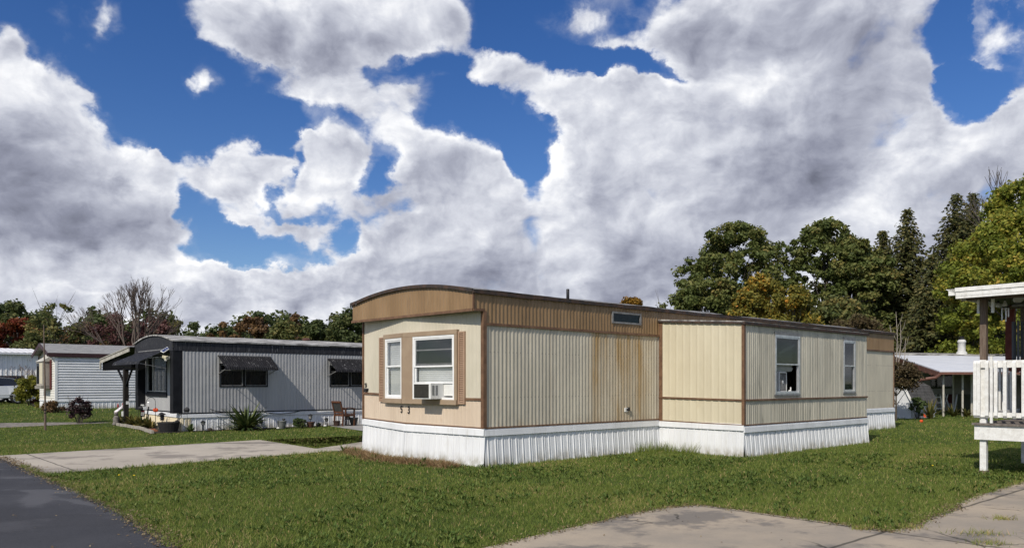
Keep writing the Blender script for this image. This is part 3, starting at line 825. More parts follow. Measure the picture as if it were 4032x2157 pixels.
# built-on room
def exz(d): return 3.03 - .165 * d / EX                   # roof line falls outward
ZM = 1.225
w1, w2 = (1.275, 2.385, 1.335, 2.68), (4.64, 5.29, 1.36, 2.68)
b = MB(); corr(b, EL, .0, EX, .70, lambda t: exz(t), .19, .010, 'vee'); b.build('room_front_siding', cream_siding, home)
hole1 = (w1[0] + .04, w1[1] - .04, w1[2] + .04, w1[3] - .04); hole2 = (w2[0] + .04, w2[1] - .04, w2[2] + .04, w2[3] - .04)
b = MB(); corr(b, ES, 0, X2 - X1, ZM, exz(EX) - .01, .085, .011, 'sine', jit=.002, holes=[hole1, hole2]); b.build('room_side_siding', weathered_siding, home, True)
b = MB(); corr(b, ES, 0, X2 - X1, .685, ZM, .085, .011, 'sine', base=.004, jit=.003); b.build('lower_room_siding', weathered_siding, home, True)
b = MB(); corr(b, EE, 0, EX, .70, lambda t: exz(EX - t), .085, .011, 'sine'); b.build('room_rear_siding', weathered_siding, home, True)
b = MB()
b.bar(EL.pt(0, .018, 1.255), EL.pt(EX, .018, ZM), .03, .038); b.bar(ES.pt(0, .022, ZM), ES.pt(X2 - X1, .022, ZM), .03, .038)
b.pbox(EL, EX - .035, EX + .028, .0, .028, .69, exz(EX)); b.pbox(ES, -.026, .035, .003, .026, .69, exz(EX))
b.bar(EL.pt(0, .012, .715), EL.pt(EX, .012, .69), .02, .025); b.bar(ES.pt(0, .014, .69), ES.pt(X2 - X1, .014, .69), .02, .025)
b.pbox(EL, 0, .11, .008, .020, .72, 3.02)
b.build('room_trim', brown_trim, home)
b = MB()
b.bar(EL.pt(-.02, .03, exz(0) + .01), EL.pt(EX + .05, .03, exz(EX) + .01), .05, .04); b.bar(ES.pt(-.05, .03, exz(EX) + .008), ES.pt(X2 - X1 + .05, .03, exz(EX) + .008), .06, .06)
b.build('room_drip_edge', rust_drip, home)
b = MB()
b.hexa([(X1 - .04, -.01, 3.03), (X2 + .03, -.01, 3.03), (X2 + .03, -EX - .04, exz(EX) + .02), (X1 - .04, -EX - .04, exz(EX) + .02), (X1 - .04, -.01, 3.085), (X2 + .03, -.01, 3.085), (X2 + .03, -EX - .04, exz(EX) + .05), (X1 - .04, -EX - .04, exz(EX) + .05)])
b.build('room_roof', roof_light, home)
b = MB(); b.pbox(EL, 0, EX, -.05, -.03, .70, .72); b.box(X1 + .02, X2 - .02, -EX + .03, 0, .69, .715)
b.box(X1 + 1.0, X1 + 2.7, -EX + 1.2, -EX + 1.25, .72, 2.85); b.pbox(ES, 1.3, 2.4, -.55, -.10, 1.33, 1.372); b.build('room_lining', interior, home)
# windows of home 53 -------------------------------------------------
def sash_window(parent, pl, t0, t1, z0, z1, d, fm, blind, gl, name='window', rail=None, depth=.06, drop=None, fw=.045, lower=True):
    """double hung window: outer frame, two sashes, glass and blind"""
    rail = (z0 + z1) / 2 if rail is None else rail
    b = MB(); frame_ring(b, pl, t0, t1, z0, z1, d - depth, d, fw)
    w_ = b.build(name, fm, parent)
    b = MB(); frame_ring(b, pl, t0 + fw, t1 - fw, rail - .015, z1 - fw, d - .035, d - .012, .03)
    frame_ring(b, pl, t0 + fw, t1 - fw, z0 + fw if drop is None else drop, rail + .02, d - .055, d - .036, .03)
    b.build('sash', fm, w_)
    b = MB(); b.pbox(pl, t0 + fw + .03, t1 - fw - .03, d - .027, d - .022, rail + .01, z1 - fw - .03)
    if lower: b.pbox(pl, t0 + fw + .03, t1 - fw - .03, d - .048, d - .043, (z0 + fw if drop is None else drop) + .03, rail - .01)
    b.build('pane', gl, w_)
    if blind is not None:
        b = MB(); slats(b, pl, t0 + fw + .05, t1 - fw - .015, z0 + fw if drop is None else drop, z1 - fw - .02, d - .085, .042, .014)
        b.build('blind', blind, w_)
    return w_
FW = .075                                                 # how far the bay frame stands out
b = MB()
for pl, a_, c_ in ((FR, 0, 1.665), (FL, LL - .87, LL)):
    b.pbox(pl, a_, c_, -.02, FW, 2.545, 2.64); b.pbox(pl, a_, c_, -.02, FW + .02, 1.165, 1.265)
b.pbox(FR, -.0, .325, -.02, FW - .003, 1.265, 2.545); b.pbox(FR, 1.585, 1.665, -.02, FW - .003, 1.265, 2.545)
b.pbox(FL, LL - .87, LL - .80, -.02, FW - .003, 1.265, 2.545); b.pbox(FL, LL - .03, LL + .008, -.02, FW - .004, 1.265, 2.545)
b.build('window_surround', taupe_paint, home, bevel=.004)
wl_ = sash_window(home, FL, LL - .80, LL - .03, 1.265, 2.545, .065, white_frame, blind_mat, glass, rail=1.95, depth=.12)
wr_ = sash_window(home, FR, .325, 1.585, 1.265, 2.545, .065, white_frame, blind_mat, glass, rail=1.93, depth=.12, drop=1.585)
b = MB(); frame_ring(b, FR, .395, 1.515, 1.945, 2.495, .030, .040, .022); b.pbox(FR, .395, 1.515, .030, .041, 2.25, 2.275); b.pbox(FR, .395, 1.515, .030, .043, 1.965, 1.99)
b.build('screen_frame', grey_frame, wr_)
b = MB(); b.pbox(FR, .41, 1.505, .034, .036, 1.97, 2.475); b.build('screen', glass_dim, wr_)
b = MB(); b.pbox(FR, 1.10, 1.545, -.02, .0, 1.34, 1.60); corr(b, FR, 1.10, 1.545, 1.34, 1.60, .035, .005, 'sine', base=.002); b.build('filler_panel', plastic_white, wr_)
b = MB(); b.pbox(FR, .38, .75, -.04, -.02, 1.34, 1.60); b.build('curtain', curtain_mat, wr_)  # dark sheet added for the dark gap left of the air conditioner, no cloth
def shutter(pl, a_, c_):
    b = MB(); frame_ring(b, pl, a_, c_, 1.185, 2.595, .005, .045, .035)
    s_ = b.build('shutter', shutter_mat, home)
    b = MB(); z_ = 1.225
    while z_ < 2.55:
        P = pl.pt
        b.hexa([P(a_ + .035, .012, z_ + .03), P(c_ - .035, .012, z_ + .03), P(c_ - .035, .016, z_ + .036), P(a_ + .035, .016, z_ + .036), P(a_ + .035, .036, z_), P(c_ - .035, .036, z_), P(c_ - .035, .04, z_ + .006), P(a_ + .035, .04, z_ + .006)])
        z_ += .036
    b.pbox(pl, a_ + .03, c_ - .03, .004, .010, 1.21, 2.575)
    b.build('louvre', shutter_mat, s_)
shutter(FR, 1.67, 1.855); shutter(FL, LL - 1.14, LL - .875)
# air conditioner hanging out of the right sash
ac = thing('air_conditioner', 'small white window air conditioner sticking out of the bay window', 'air conditioner', (0, 0, 0), 0)
ac.location = Vector((PM[0], PM[1], 0)) + Vector((U[0] * FR.pt(.955, 0, 0)[0] + W[0] * FR.pt(.955, 0, 0)[1], U[1] * FR.pt(.955, 0, 0)[0] + W[1] * FR.pt(.955, 0, 0)[1], 1.305))
AP = Plane((0, 0), (FR.T.x, FR.T.y)); ac.rotation_euler = (0, 0, ROT)
b = MB(); b.pbox(AP, -.25, .27, -.10, .36, -.03, .29); b.build('casing', plastic_white, ac, bevel=.012)
b = MB(); b.pbox(AP, -.22, .22, .34, .368, -.005, .265); slats(b, AP, -.215, .215, .0, .26, .372, .012, .004); b.build('grille', M('ac_grille', (.055, .052, .045), (.04, .038, .034), 9, rough=.6), ac)
for a_ in (.17, .26):
    b = MB()
    for k in range(11):
        P = AP.pt; z_ = .05 + k * .018
        b.hexa([P(.268, a_, z_), P(.273, a_, z_), P(.273, a_ + .055, z_), P(.268, a_ + .055, z_), P(.268, a_, z_ + .009), P(.273, a_, z_ + .009), P(.273, a_ + .055, z_ + .009), P(.268, a_ + .055, z_ + .009)])
    b.build('side_vent', dark_metal, ac)
# numbers on the wall
def digits(pl, t, d, z, txt, size, spacing, mat, parent, name='house_number', lean=0.0):
    o_ = None
    S = {'5': [(.85, 1.0), (.15, 1.0), (.10, .58), (.45, .66), (.82, .50), (.86, .22), (.55, .0), (.12, .08)],
         '3': [(.12, .90), (.50, 1.0), (.85, .78), (.60, .54), (.36, .52), (.62, .50), (.88, .24), (.50, .0), (.10, .10)]}
    b = MB()
    for i, ch in enumerate(txt):
        pts = S[ch]
        for (p, q) in zip(pts[:-1], pts[1:]):
            P = lambda u_: Vector(pl.pt(t + i * spacing + u_[0] * size * .55, d, z + u_[1] * size))
            b.bar(P(p), P(q), .010, size * .17, up=Vector((pl.N.x, pl.N.y, 0)).cross(P(q) - P(p)) if False else (0, 0, 1))
            b.ball(P(q), size * .085, 6, 5)
    return b.build(name, mat, parent)
digits(FL, LL - .17, .012, .975, '5', .125, .2, dark_metal, home); digits(FR, .10, .012, .965, '3', .135, .2, dark_metal, home)
digits(FL, .09, .012, 1.50, '53', .085, .052, dark_metal, home, 'small_house_number')
b = MB()
b.ball(FL.pt(.16, .014, 1.435), .05, 8, 6, (1, 1, .8)); b.ball(FL.pt(.24, .014, 1.45), .03, 8, 6, (1.4, 1.4, .8)); b.ball(FL.pt(.10, .014, 1.45), .028, 8, 6); b.ball(FL.pt(.17, .014, 1.40), .03, 8, 6, (1.2, 1.2, .7))
b.bar(FL.pt(.03, .012, 1.41), FL.pt(.24, .012, 1.415), .012, .03)
b.build('wall_plaque', dark_metal, home)
# windows of the built-on room
we1 = sash_window(home, ES, w1[0], w1[1], w1[2], w1[3], .028, alu, None, glass_dark, rail=2.02, depth=.07, fw=.04, lower=False)
b = MB(); slats(b, ES, w1[0] + .06, w1[1] - .14, 1.86, 2.62, -.075, .09, .04); b.build('blind', blind_grey, we1)
b = MB(); P = ES.pt
b.hexa([P(1.55, -.045, 2.22), P(2.24, -.05, 2.44), P(2.24, -.04, 2.44), P(1.55, -.035, 2.22), P(1.55, -.045, 2.29), P(2.24, -.05, 2.52), P(2.24, -.04, 2.52), P(1.55, -.035, 2.29)])
b.hexa([P(1.35, -.05, 2.24), P(1.7, -.05, 2.12), P(1.7, -.04, 2.12), P(1.35, -.04, 2.24), P(1.35, -.05, 2.30), P(1.7, -.05, 2.14), P(1.7, -.04, 2.14), P(1.35, -.04, 2.30)])
b.build('loose_slat', blind_mat, we1)
b = MB(); b.pbox(ES, w1[0] - .015, w1[1] + .015, .005, .026, w1[3] - .005, w1[3] + .07); b.build('head_trim', grey_frame, we1); b = MB(); b.pbox(ES, w1[0] - .02, w1[1] + .02, .005, .03, w1[2] - .04, w1[2] + .004)
b.build('sill', grey_frame, we1)
we2 = sash_window(home, ES, w2[0], w2[1], w2[2], w2[3], .028, alu, blind_grey, glass_dark, rail=2.03, depth=.07, fw=.035)
b = MB(); b.pbox(ES, w2[0] - .015, w2[1] + .015, .005, .026, w2[3] - .005, w2[3] + .07); b.build('head_trim', grey_frame, we2); b = MB(); b.pbox(ES, w2[0] - .02, w2[1] + .02, .005, .03, w2[2] - .04, w2[2] + .004)
b.build('sill', grey_frame, we2)
# box fan standing inside the window
fp = Vector((PM[0], PM[1], 0)); q_ = Vector(ES.pt(1.84, -.16, 0)); fp = fp + Vector((U[0] * q_.x + W[0] * q_.y, U[1] * q_.x + W[1] * q_.y, 1.375))
fan = thing('box_fan', 'white box fan standing inside the open window of the built-on room', 'box fan', fp, ROT + R(8))
b = MB(); frame_ring(b, Plane((-.23, 0), (.23, 0)), 0, .46, 0, .48, -.07, .06, .035); b.build('housing', plastic_white, fan, bevel=.012)
b = MB(); PF = Plane((-.2, -.045), (.2, -.045))
for k in range(18): b.pbox(PF, k * .023, k * .023 + .004, 0, .005, .03, .45)
b.lathe([(.05, 0), (.05, .006)], (0, -.05, .0), 14)
b.build('grille', grey_frame, fan)
b = MB(); b.tube([(0, -.054, .24), (0, -.03, .24)], .045, 14)
for k in range(5):
    a_ = k * 2 * math.pi / 5
    b.hexa([(math.cos(a_ + j_) * r0, y_, .24 + math.sin(a_ + j_) * r0) for y_ in (-.02, -.012) for (j_, r0) in ((0, .04), (.15, .18), (.75, .18), (.6, .04))])
b.build('blade', plastic_white, fan)
b = MB(); q_ = ES.pt
sh = thing('cleaning_cloth', 'white crumpled cloth lying on the sill beside the box fan', 'cloth', fp + Vector((U[0] * .33 - W[0] * .05, U[1] * .33 - W[1] * .05, 0)), ROT)
b.ball((0, 0, .03), .05, 8, 6, (1.3, .6, .6)); b.ball((.03, 0, .08), .03, 8, 6, (.6, .6, 1.5)); b.build('fold', plastic_white, sh, True)
# ------------------------------------------------------------------ grey home with black trim
PQ = G(*z2(785, 1052))
LQ, WQ = 18.0, 4.06
grey = thing('mobile_home', 'grey corrugated mobile home with black fascia, black window awnings and white skirting', 'mobile home', PQ, ROT)
GS = Plane((0, 0), (LQ, 0)); GF = Plane((0, WQ), (0, 0)); GB = Plane((LQ, WQ), (0, WQ)); GE = Plane((LQ, 0), (LQ, WQ))
def groofz(y): return fascia_arch(y, WQ, 2.965, .24, .02)
gw1, gw2 = (1.22, 2.93, 1.45, 2.25), (5.33, 7.05, 1.44, 2.25)
b = MB(); corr(b, GS, .03, LQ, .60, 2.63, .115, .012, 'sine', holes=[gw1, gw2]); corr(b, GB, 0, LQ, .60, 2.96, .2, .01, 'sine'); corr(b, GE, 0, WQ, .6, lambda t: groofz(t) - .02, .2, .01)
b.build('side_siding', grey_siding, grey, True)
b = MB(); corr(b, GF, .3, WQ - .3, .64, 2.66, .4, .006, 'board', holes=[(.50, 2.66, 1.24, 2.55)]); b.build('front_siding', grey_siding, grey)
b = MB(); corr(b, GS, -.27, LQ, 2.64, 2.955, .15, .010, 'board', base=.006)
GBR = Plane((-.27, WQ + .05), (-.27, -.004)); corr(b, GBR, 0, GBR.L, 2.64, lambda t: groofz(min(WQ, max(0, WQ + .05 - t))) - .015, .12, .010, 'board')
b.build('fascia', black_paint, grey)
b = MB(); b.box(-.265, .02, .002, .10, .60, 2.64); b.box(-.265, 0, .10, .32, .60, 2.64); b.box(-.265, .0, WQ - .31, WQ, .62, 2.64); b.box(-.26, -.01, .32, WQ - .31, 2.60, 2.64)
b.build('corner_panel', black_panel, grey)
b = MB(); b.box(-.02, LQ, -.024, -.002, .575, .615); b.box(-.02, 0, .3, WQ - .3, .60, .645); b.build('base_trim', black_panel, grey)
b = MB(); xs_ = list(np.linspace(-.31, LQ + .03, 30)); rows = []
for x_ in xs_: rows.append([(x_, y_, groofz(min(WQ, max(0, y_))) + .02 + .008 * math.sin(x_ * 2.1 + y_)) for y_ in np.linspace(-.04, WQ + .09, 16)])
b.sheet(rows); b.build('roof', roof_light, grey, True)
b = MB()
for x_ in (-.315, LQ + .03):
    p_ = [(x_, y_, groofz(min(WQ, max(0, y_))) + .002) for y_ in np.linspace(-.04, WQ + .09, 18)]
    for p, q in zip(p_[:-1], p_[1:]): b.bar(p, q, .03, .04)
b.bar((-.3, -.05, 2.965), (LQ, -.05, 2.965), .03, .045)
b.build('roof_edge', roof_light, grey)
b = MB(); b.lathe([(.14, 0), (.14, .10), (.18, .11), (.10, .15)], (5.2, 1.6, 3.16), 14); b.build('roof_vent', rust_brown, grey)
b = MB(); b.box(.02, LQ - .02, .03, WQ - .03, .57, .60); b.box(.5, LQ - .02, 1.6, 1.65, .6, 2.7); b.box(.45, .50, .03, WQ - .03, .6, 2.7); b.build('interior_lining', interior, grey)
b, c = MB(), MB(); skirt(b, c, GS, 0, LQ, .585, cap=.13, flare=.03, pieces=6); skirt(b, c, GB, 0, LQ, .585)
b.build('skirting', white_vinyl, grey)
b = MB(); skirt(b, c, GF, -.05, WQ - .02, .63, cap=.14, flare=.03, pieces=5, drop=(0, -.03)); corr(b, GS, -.02, .30, -.02, .45, .1, .012, 'skirt', base=.018)
b.build('front_skirting', cream_vinyl, grey); c.build('skirting_cap', white_vinyl, grey)
def slider(pl, t0, t1, z0, z1, parent, mid=None):
    mid = (t0 + t1) / 2 if mid is None else mid
    b = MB(); frame_ring(b, pl, t0, t1, z0, z1, -.05, .025, .035); b.pbox(pl, mid - .035, mid + .035, -.05, .022, z0 + .035, z1 - .035)
    w_ = b.build('window', black_panel, parent)
    b = MB(); frame_ring(b, pl, t0 + .035, mid - .04, z0 + .04, z1 - .04, -.02, .012, .028); frame_ring(b, pl, mid + .04, t1 - .035, z0 + .04, z1 - .04, -.02, .012, .028)
    b.pbox(pl, t0 + .06, mid - .065, -.018, .010, z0 + .56, z0 + .585); b.pbox(pl, mid + .065, t1 - .06, -.018, .010, z0 + .56, z0 + .585); b.build('sash', grey_frame, w_)
    b = MB(); b.pbox(pl, t0 + .06, t1 - .06, -.008, -.003, z0 + .06, z1 - .06); b.build('pane', glass_dark, w_)
    b = MB(); corr(b, pl, t0 + .05, mid - .3, z0, z1, .13, .03, 'sine', base=-.16); b.build('curtain', curtain_mat, w_, True); b = MB(); corr(b, pl, mid + .25, t1 - .05, z0, z1, .13, .03, 'sine', base=-.16); b.build('curtain', curtain_mat, w_, True)
slider(GS, *gw1, grey); slider(GS, *gw2, grey)
def awning(pl, t0, t1, z, out, drop, parent, ribs=.075):
    pr = [(0.02, 0), (.3 * out, -.27 * drop), (.62 * out, -.55 * drop), (.86 * out, -.76 * drop), (.96 * out, -.87 * drop), (out, -1.0 * drop - .03)]
    n = int((t1 - t0) / ribs) * 6; rows = []
    for (d, h) in pr:
        row = []
        for k in range(n + 1):
            t = t0 + (t1 - t0) * k / n
            o_ = .011 * (1 if (k % 6) < 3 else -1) if ribs < .2 else .003 * math.sin(k)
            row.append(pl.pt(t, d + (o_ if h < -.8 * drop else 0), z + h + (o_ if h >= -.8 * drop else 0)))
        rows.append(row)
    b = MB(); b.sheet(rows)
    a_ = b.build('awning', awning_mat, parent)
    so = a_.modifiers.new('thick', 'SOLIDIFY'); so.thickness = .006
    b = MB()
    for t in (t0 + .04, t1 - .04):
        b.bar(pl.pt(t, .01, z - drop - .16), pl.pt(t, out - .03, z - drop), .018)
        b.bar(pl.pt(t, .02, z - .02), pl.pt(t, out - .03, z - drop * .9), .016)
    b.bar(pl.pt(t0, .012, z + .012), pl.pt(t1, .012, z + .012), .02, .035)
    b.build('awning_bracket', grey_frame, a_)
awning(GS, 1.17, 3.03, 2.50, .65, .44, grey); awning(GS, 5.24, 7.2, 2.48, .65, .46, grey)
GFO = Plane((-.275, WQ), (-.275, 0)); awning(GFO, WQ - 3.60, WQ - .58, 2.69, .88, .46, grey, ribs=.5)
# front picture window
pl = GF
b = MB(); frame_ring(b, pl, .50, 2.66, 1.24, 2.55, -.06, .03, .05); b.pbox(pl, .48, 2.68, .0, .05, 1.12, 1.24); w_ = b.build('picture_window', black_panel, grey)
b = MB(); frame_ring(b, pl, .55, 1.17, 1.29, 2.50, -.02, .028, .022); frame_ring(b, pl, 1.19, 2.61, 1.29, 2.50, -.02, .02, .022); b.build('sash', alu, w_)
b = MB(); b.pbox(pl, .58, 2.58, -.008, -.003, 1.31, 2.48); b.build('pane', glass_dark, w_)
# side porch of the grey home
y0, y1 = WQ, 7.95
b = MB(); b.hexa([(-.45, y0, 2.86), (3.6, y0, 2.86), (3.6, y1, 2.50), (-.45, y1, 2.50), (-.45, y0, 2.90), (3.6, y0, 2.90), (3.6, y1, 2.54), (-.45, y1, 2.54)]); pr_ = b.build('porch_roof', black_panel, grey)
b = MB(); b.bar((-.465, y0 + .02, 2.80), (-.465, y1, 2.44), .03, .15); b.bar((-.48, y0 + .02, 2.885), (-.48, y1, 2.53), .05, .035); b.box(-.49, -.44, y1 - .05, y1 + .06, 2.15, 2.46); b.build('porch_fascia', M('dirty_fascia', (.46, .44, .38), (.30, .28, .24), 3, dirt=((.12, .11, .10), .55, .6)), pr_)
b = MB(); b.box(-.40, -.30, y0 + .02, y1 - .05, 2.08, 2.50); b.box(-.40, 3.5, y1 - .25, y1 - .15, 2.1, 2.45); b.build('porch_beam', M('porch_shade_black', (.004, .004, .0045), (.007, .007, .008), 4, rough=.8, spec=.05), pr_)  # beam's near-black colour stands in for the shade under the porch roof
b = MB(); b.box(-.42, -.26, 4.88, 5.06, -.02, 2.10); b.build('porch_post', M('dark_post', (.018, .015, .013), (.03, .026, .022), 6), pr_)
b = MB(); b.bar((-.34, 5.05, 1.65), (-.34, 6.75, 2.20), .07, .07) if False else b.bar((-.34, 5.0, 1.50), (-.34, 6.0, 2.12), .06, .06); b.bar((-.34, 4.9, 1.50), (-.34, 4.15, 2.12), .06, .06); b.build('porch_brace', black_panel, pr_)
def lc(P, x_, y_, z_=0.0):
    return Vector((P[0] + U[0] * x_ + W[0] * y_, P[1] + U[1] * x_ + W[1] * y_, P[2] + z_))
# solar flood light on the corner
fl = thing('solar_floodlight', 'twin head flood light with a tilted solar panel on the black house corner', 'flood light', lc(PQ, -.29, .36, 2.45), ROT)
b = MB(); b.bar((.02, 0, -.04), (-.03, 0, -.04), .08, .10); b.bar((-.02, .0, -.05), (-.06, 0, -.02), .03); b.build('mount', plastic_white, fl)
for s_ in (-1, 1):
    b = MB(); b.bar((-.05, s_ * .06, -.02), (-.16, s_ * .12, .0 if s_ > 0 else -.06), .10, .09); o_ = b.build('lamp_head', M('yellowed_plastic', (.62, .58, .42), (.55, .5, .36), 6, rough=.5), fl, bevel=.01)
b = MB(); b.ball((-.08, .02, -.11), .045, 8, 6); b.build('motion_sensor', plastic_white, fl)
b = MB(); pn = Matrix.Rotation(R(-35), 3, 'Y') @ Matrix.Rotation(R(20), 3, 'X'); cpt = Vector((-.08, .08, .22))
b.hexa([cpt + pn @ Vector(q) for q in ((-.13, -.10, -.01), (.13, -.10, -.01), (.13, .10, -.01), (-.13, .10, -.01), (-.13, -.10, .01), (.13, -.10, .01), (.13, .10, .01), (-.13, .10, .01))]); b.bar((.01, .0, .24), cpt, .03)
sp = b.build('solar_panel', plastic_white, fl)
b = MB(); b.hexa([cpt + pn @ Vector(q) for q in ((-.11, -.08, .011), (.11, -.08, .011), (.11, .08, .011), (-.11, .08, .011), (-.11, -.08, .014), (.11, -.08, .014), (.11, .08, .014), (-.11, .08, .014))]); b.build('solar_cell', M('solar_cell', (.02, .035, .12), rough=.2, spec=.6), sp)
b = MB(); b.tube([(-.06, .06, .2), (-.10, .04, .1), (-.05, .02, 0)], .006, 5); b.build('lead', dark_metal, fl)

# ------------------------------------------------------------------ white lapped house at the far left
PW = Vector(((219 - 2016) / F * 37.0, 37.0, .30))
wh = thing('house', 'white lapped vinyl house with a grey shingle gable roof and dark maroon eaves', 'house', PW, ROT)
LW, WW = 15.0, 3.6
HS = Plane((0, 0), (LW, 0)); HF = Plane((0, WW), (0, 0)); HB = Plane((LW, WW), (0, WW)); HE = Plane((LW, 0), (LW, WW))
b = MB(); lapped(b, HS, 0, LW, .44, 2.62, .128, .03, .036); lapped(b, HB, 0, LW, .44, 2.62, .2, .02); lapped(b, HE, 0, WW, .44, 2.62, .2, .02); b.build('side_siding', M('lap_siding', (.70, .71, .72), (.62, .63, .64), 1.2, (1, 1, 3), rough=.5), wh)
b = MB(); lapped(b, HF, 0, WW, .44, 2.62, .118, .024)
rows = []
for k in range(5):
    z_ = 2.62 + k * .118; f_ = max(.02, 1 - (k * .118) / .56); f2 = max(.02, 1 - ((k + 1) * .118) / .56)
    b.sheet([[HF.pt(WW / 2 - WW / 2 * f_, .024, z_), HF.pt(WW / 2 + WW / 2 * f_, .024, z_)], [HF.pt(WW / 2 - WW / 2 * f2, .004, z_ + .118), HF.pt(WW / 2 + WW / 2 * f2, .004, z_ + .118)]])
b.build('front_siding', M('cream_lap_siding', (.74, .72, .66), (.66, .64, .58), 2, rough=.5), wh)
b, c = MB(), MB(); skirt(b, c, HS, 0, LW, .46, cap=.08, flare=.02, pieces=5); skirt(b, c, HF, 0, WW, .46, cap=.08, flare=.02, pieces=5); b.build('skirting', white_vinyl, wh); c.build('skirting_cap', white_vinyl, wh)
b = MB(); b.box(-.03, .08, -.03, .08, .42, 2.66); b.build('corner_post', white_frame, wh)
b = MB(); ov = .33; rz, ez = 3.20, 2.68
for s_ in (0, 1):
    ya, yb = (-.07, WW / 2) if s_ == 0 else (WW + .07, WW / 2)
    b.hexa([(-ov, ya, ez), (LW, ya, ez), (LW, yb, rz), (-ov, yb, rz), (-ov, ya, ez + .04), (LW, ya, ez + .04), (LW, yb, rz + .05), (-ov, yb, rz + .05)])
b.build('roof', shingle, wh)
b = MB(); b.bar((-ov, -.085, ez - .045), (LW, -.085, ez - .045), .03, .20); b.box(-ov, LW, -.07, 0, ez - .08, ez - .06)
b.bar((-ov - .02, -.09, ez - .05), (-ov - .02, WW / 2, rz - .02), .03, .17); b.bar((-ov - .02, WW + .09, ez - .05), (-ov - .02, WW / 2, rz - .02), .03, .17)
b.build('eave_trim', maroon_trim, wh)
b = MB(); b.box(4.2, 4.75, .9, 1.25, 2.98, 3.22); b.build('roof_vent', dark_metal, wh)
b = MB(); b.box(-.32, .0, 1.02, 2.5, 1.16, 2.34); frame_ring(b, Plane((-.32, 2.5), (-.32, 1.02)), 0, 1.48, 1.16, 2.34, 0, .03, .07); b.pbox(Plane((-.32, 2.5), (-.32, 1.02)), .62, .70, 0, .028, 1.22, 2.28); bw = b.build('bay_window', M('tan_frame', (.40, .37, .32), (.33, .30, .26), 4), wh)
b = MB(); b.box(-.36, -.328, 1.82, 2.42, 1.24, 2.26); b.build('dark_pane', glass_dark, bw)
b = MB(); b.box(-.36, -.328, 1.10, 1.78, 1.24, 2.26); b.build('curtain_pane', M('cream_curtain', (.62, .56, .42), (.5, .45, .34), 6, (1, 6, 1)), bw)
b = MB(); b.extr([(-.40, .98, 2.34), (0, .98, 2.62), (0, .98, 2.34)], (0, 1.56, 0)); b.build('bay_roof', M('bay_roof', (.55, .54, .50), (.42, .41, .38), 4), bw)
b = MB(); b.box(-.42, .0, .98, 2.54, 1.0, 1.155); b.build('flower_box', tan_wall, bw)
b = MB(); b.box(-.06, -.026, .70, 1.0, .98, 2.42); b.build('shutter', red_paint, wh)

# far white metal building
PB = Vector(((150 - 2016) / F * 55, 55, .28))
mb_ = thing('metal_building', 'long white ribbed metal building far left behind the parked car', 'building', PB, ROT)
b = MB(); corr(b, Plane((-18, 0), (0, 0)), 0, 18, 0, 3.35, .3, .03, 'vee'); corr(b, Plane((0, 0), (0, 7)), 0, 7, 0, 3.4, .3, .03, 'vee'); b.build('wall', white_metal_siding, mb_)
b = MB(); rows = [[(x_, -.35, 3.42 + (.02 if k % 2 else 0)) for k, x_ in enumerate(np.linspace(-18, .2, 100))], [(x_, 3.6, 3.85 + (.02 if k % 2 else 0)) for k, x_ in enumerate(np.linspace(-18, .2, 100))], [(x_, 7.2, 3.42) for k, x_ in enumerate(np.linspace(-18, .2, 100))]]
b.sheet(rows); b.build('roof', white_metal_siding, mb_)
b = MB(); b.box(-18, .2, -.37, -.33, 3.30, 3.41); b.build('gutter', white_vinyl, mb_)

# ------------------------------------------------------------------ vehicles
def loft(mb, secs):
    """sections: list of closed loops (same count)"""
    n = len(secs[0]); vs = [p for s_ in secs for p in s_]
    fs = [(i * n + j, i * n + (j + 1) % n, (i + 1) * n + (j + 1) % n, (i + 1) * n + j) for i in range(len(secs) - 1) for j in range(n)]
    fs += [tuple(range(n))[::-1], tuple((len(secs) - 1) * n + j for j in range(n))]
    mb.add(vs, fs)
def wheel(parent, x_, y_, r, out):
    b = MB(); rows = [(r * .62, -.1), (r * .9, -.11), (r, -.07), (r, .07), (r * .9, .11), (r * .62, .1)]
    pts = []
    n = 24; vs, fs = [], []
    for (rr, o) in rows:
        for j in range(n):
            t = 2 * math.pi * j / n; vs.append((x_ + rr * math.cos(t), y_ + o, r + rr * math.sin(t)))
    for i in range(len(rows) - 1):
        for j in range(n): fs.append((i * n + j, i * n + (j + 1) % n, (i + 1) * n + (j + 1) % n, (i + 1) * n + j))
    b.add(vs, fs); w_ = b.build('wheel', rubber, parent, True)
    b = MB(); s_ = -1 if out < 0 else 1
    b.tube([(x_, y_ + s_ * .02, r), (x_, y_ + s_ * .085, r)], r * .16, 12)
    for k in range(6):
        a_ = k * math.pi / 3 + .2
        b.bar((x_ + math.cos(a_) * r * .1, y_ + s_ * .08, r + math.sin(a_) * r * .1), (x_ + math.cos(a_) * r * .62, y_ + s_ * .09, r + math.sin(a_) * r * .62), .035, .06)
    ring = [(x_ + math.cos(t) * r * .63, y_ + s_ * .09, r + math.sin(t) * r * .63) for t in np.linspace(0, 2 * math.pi, 25)]
    b.tube(ring, .02, 5, False); b.build('rim', alu, w_)
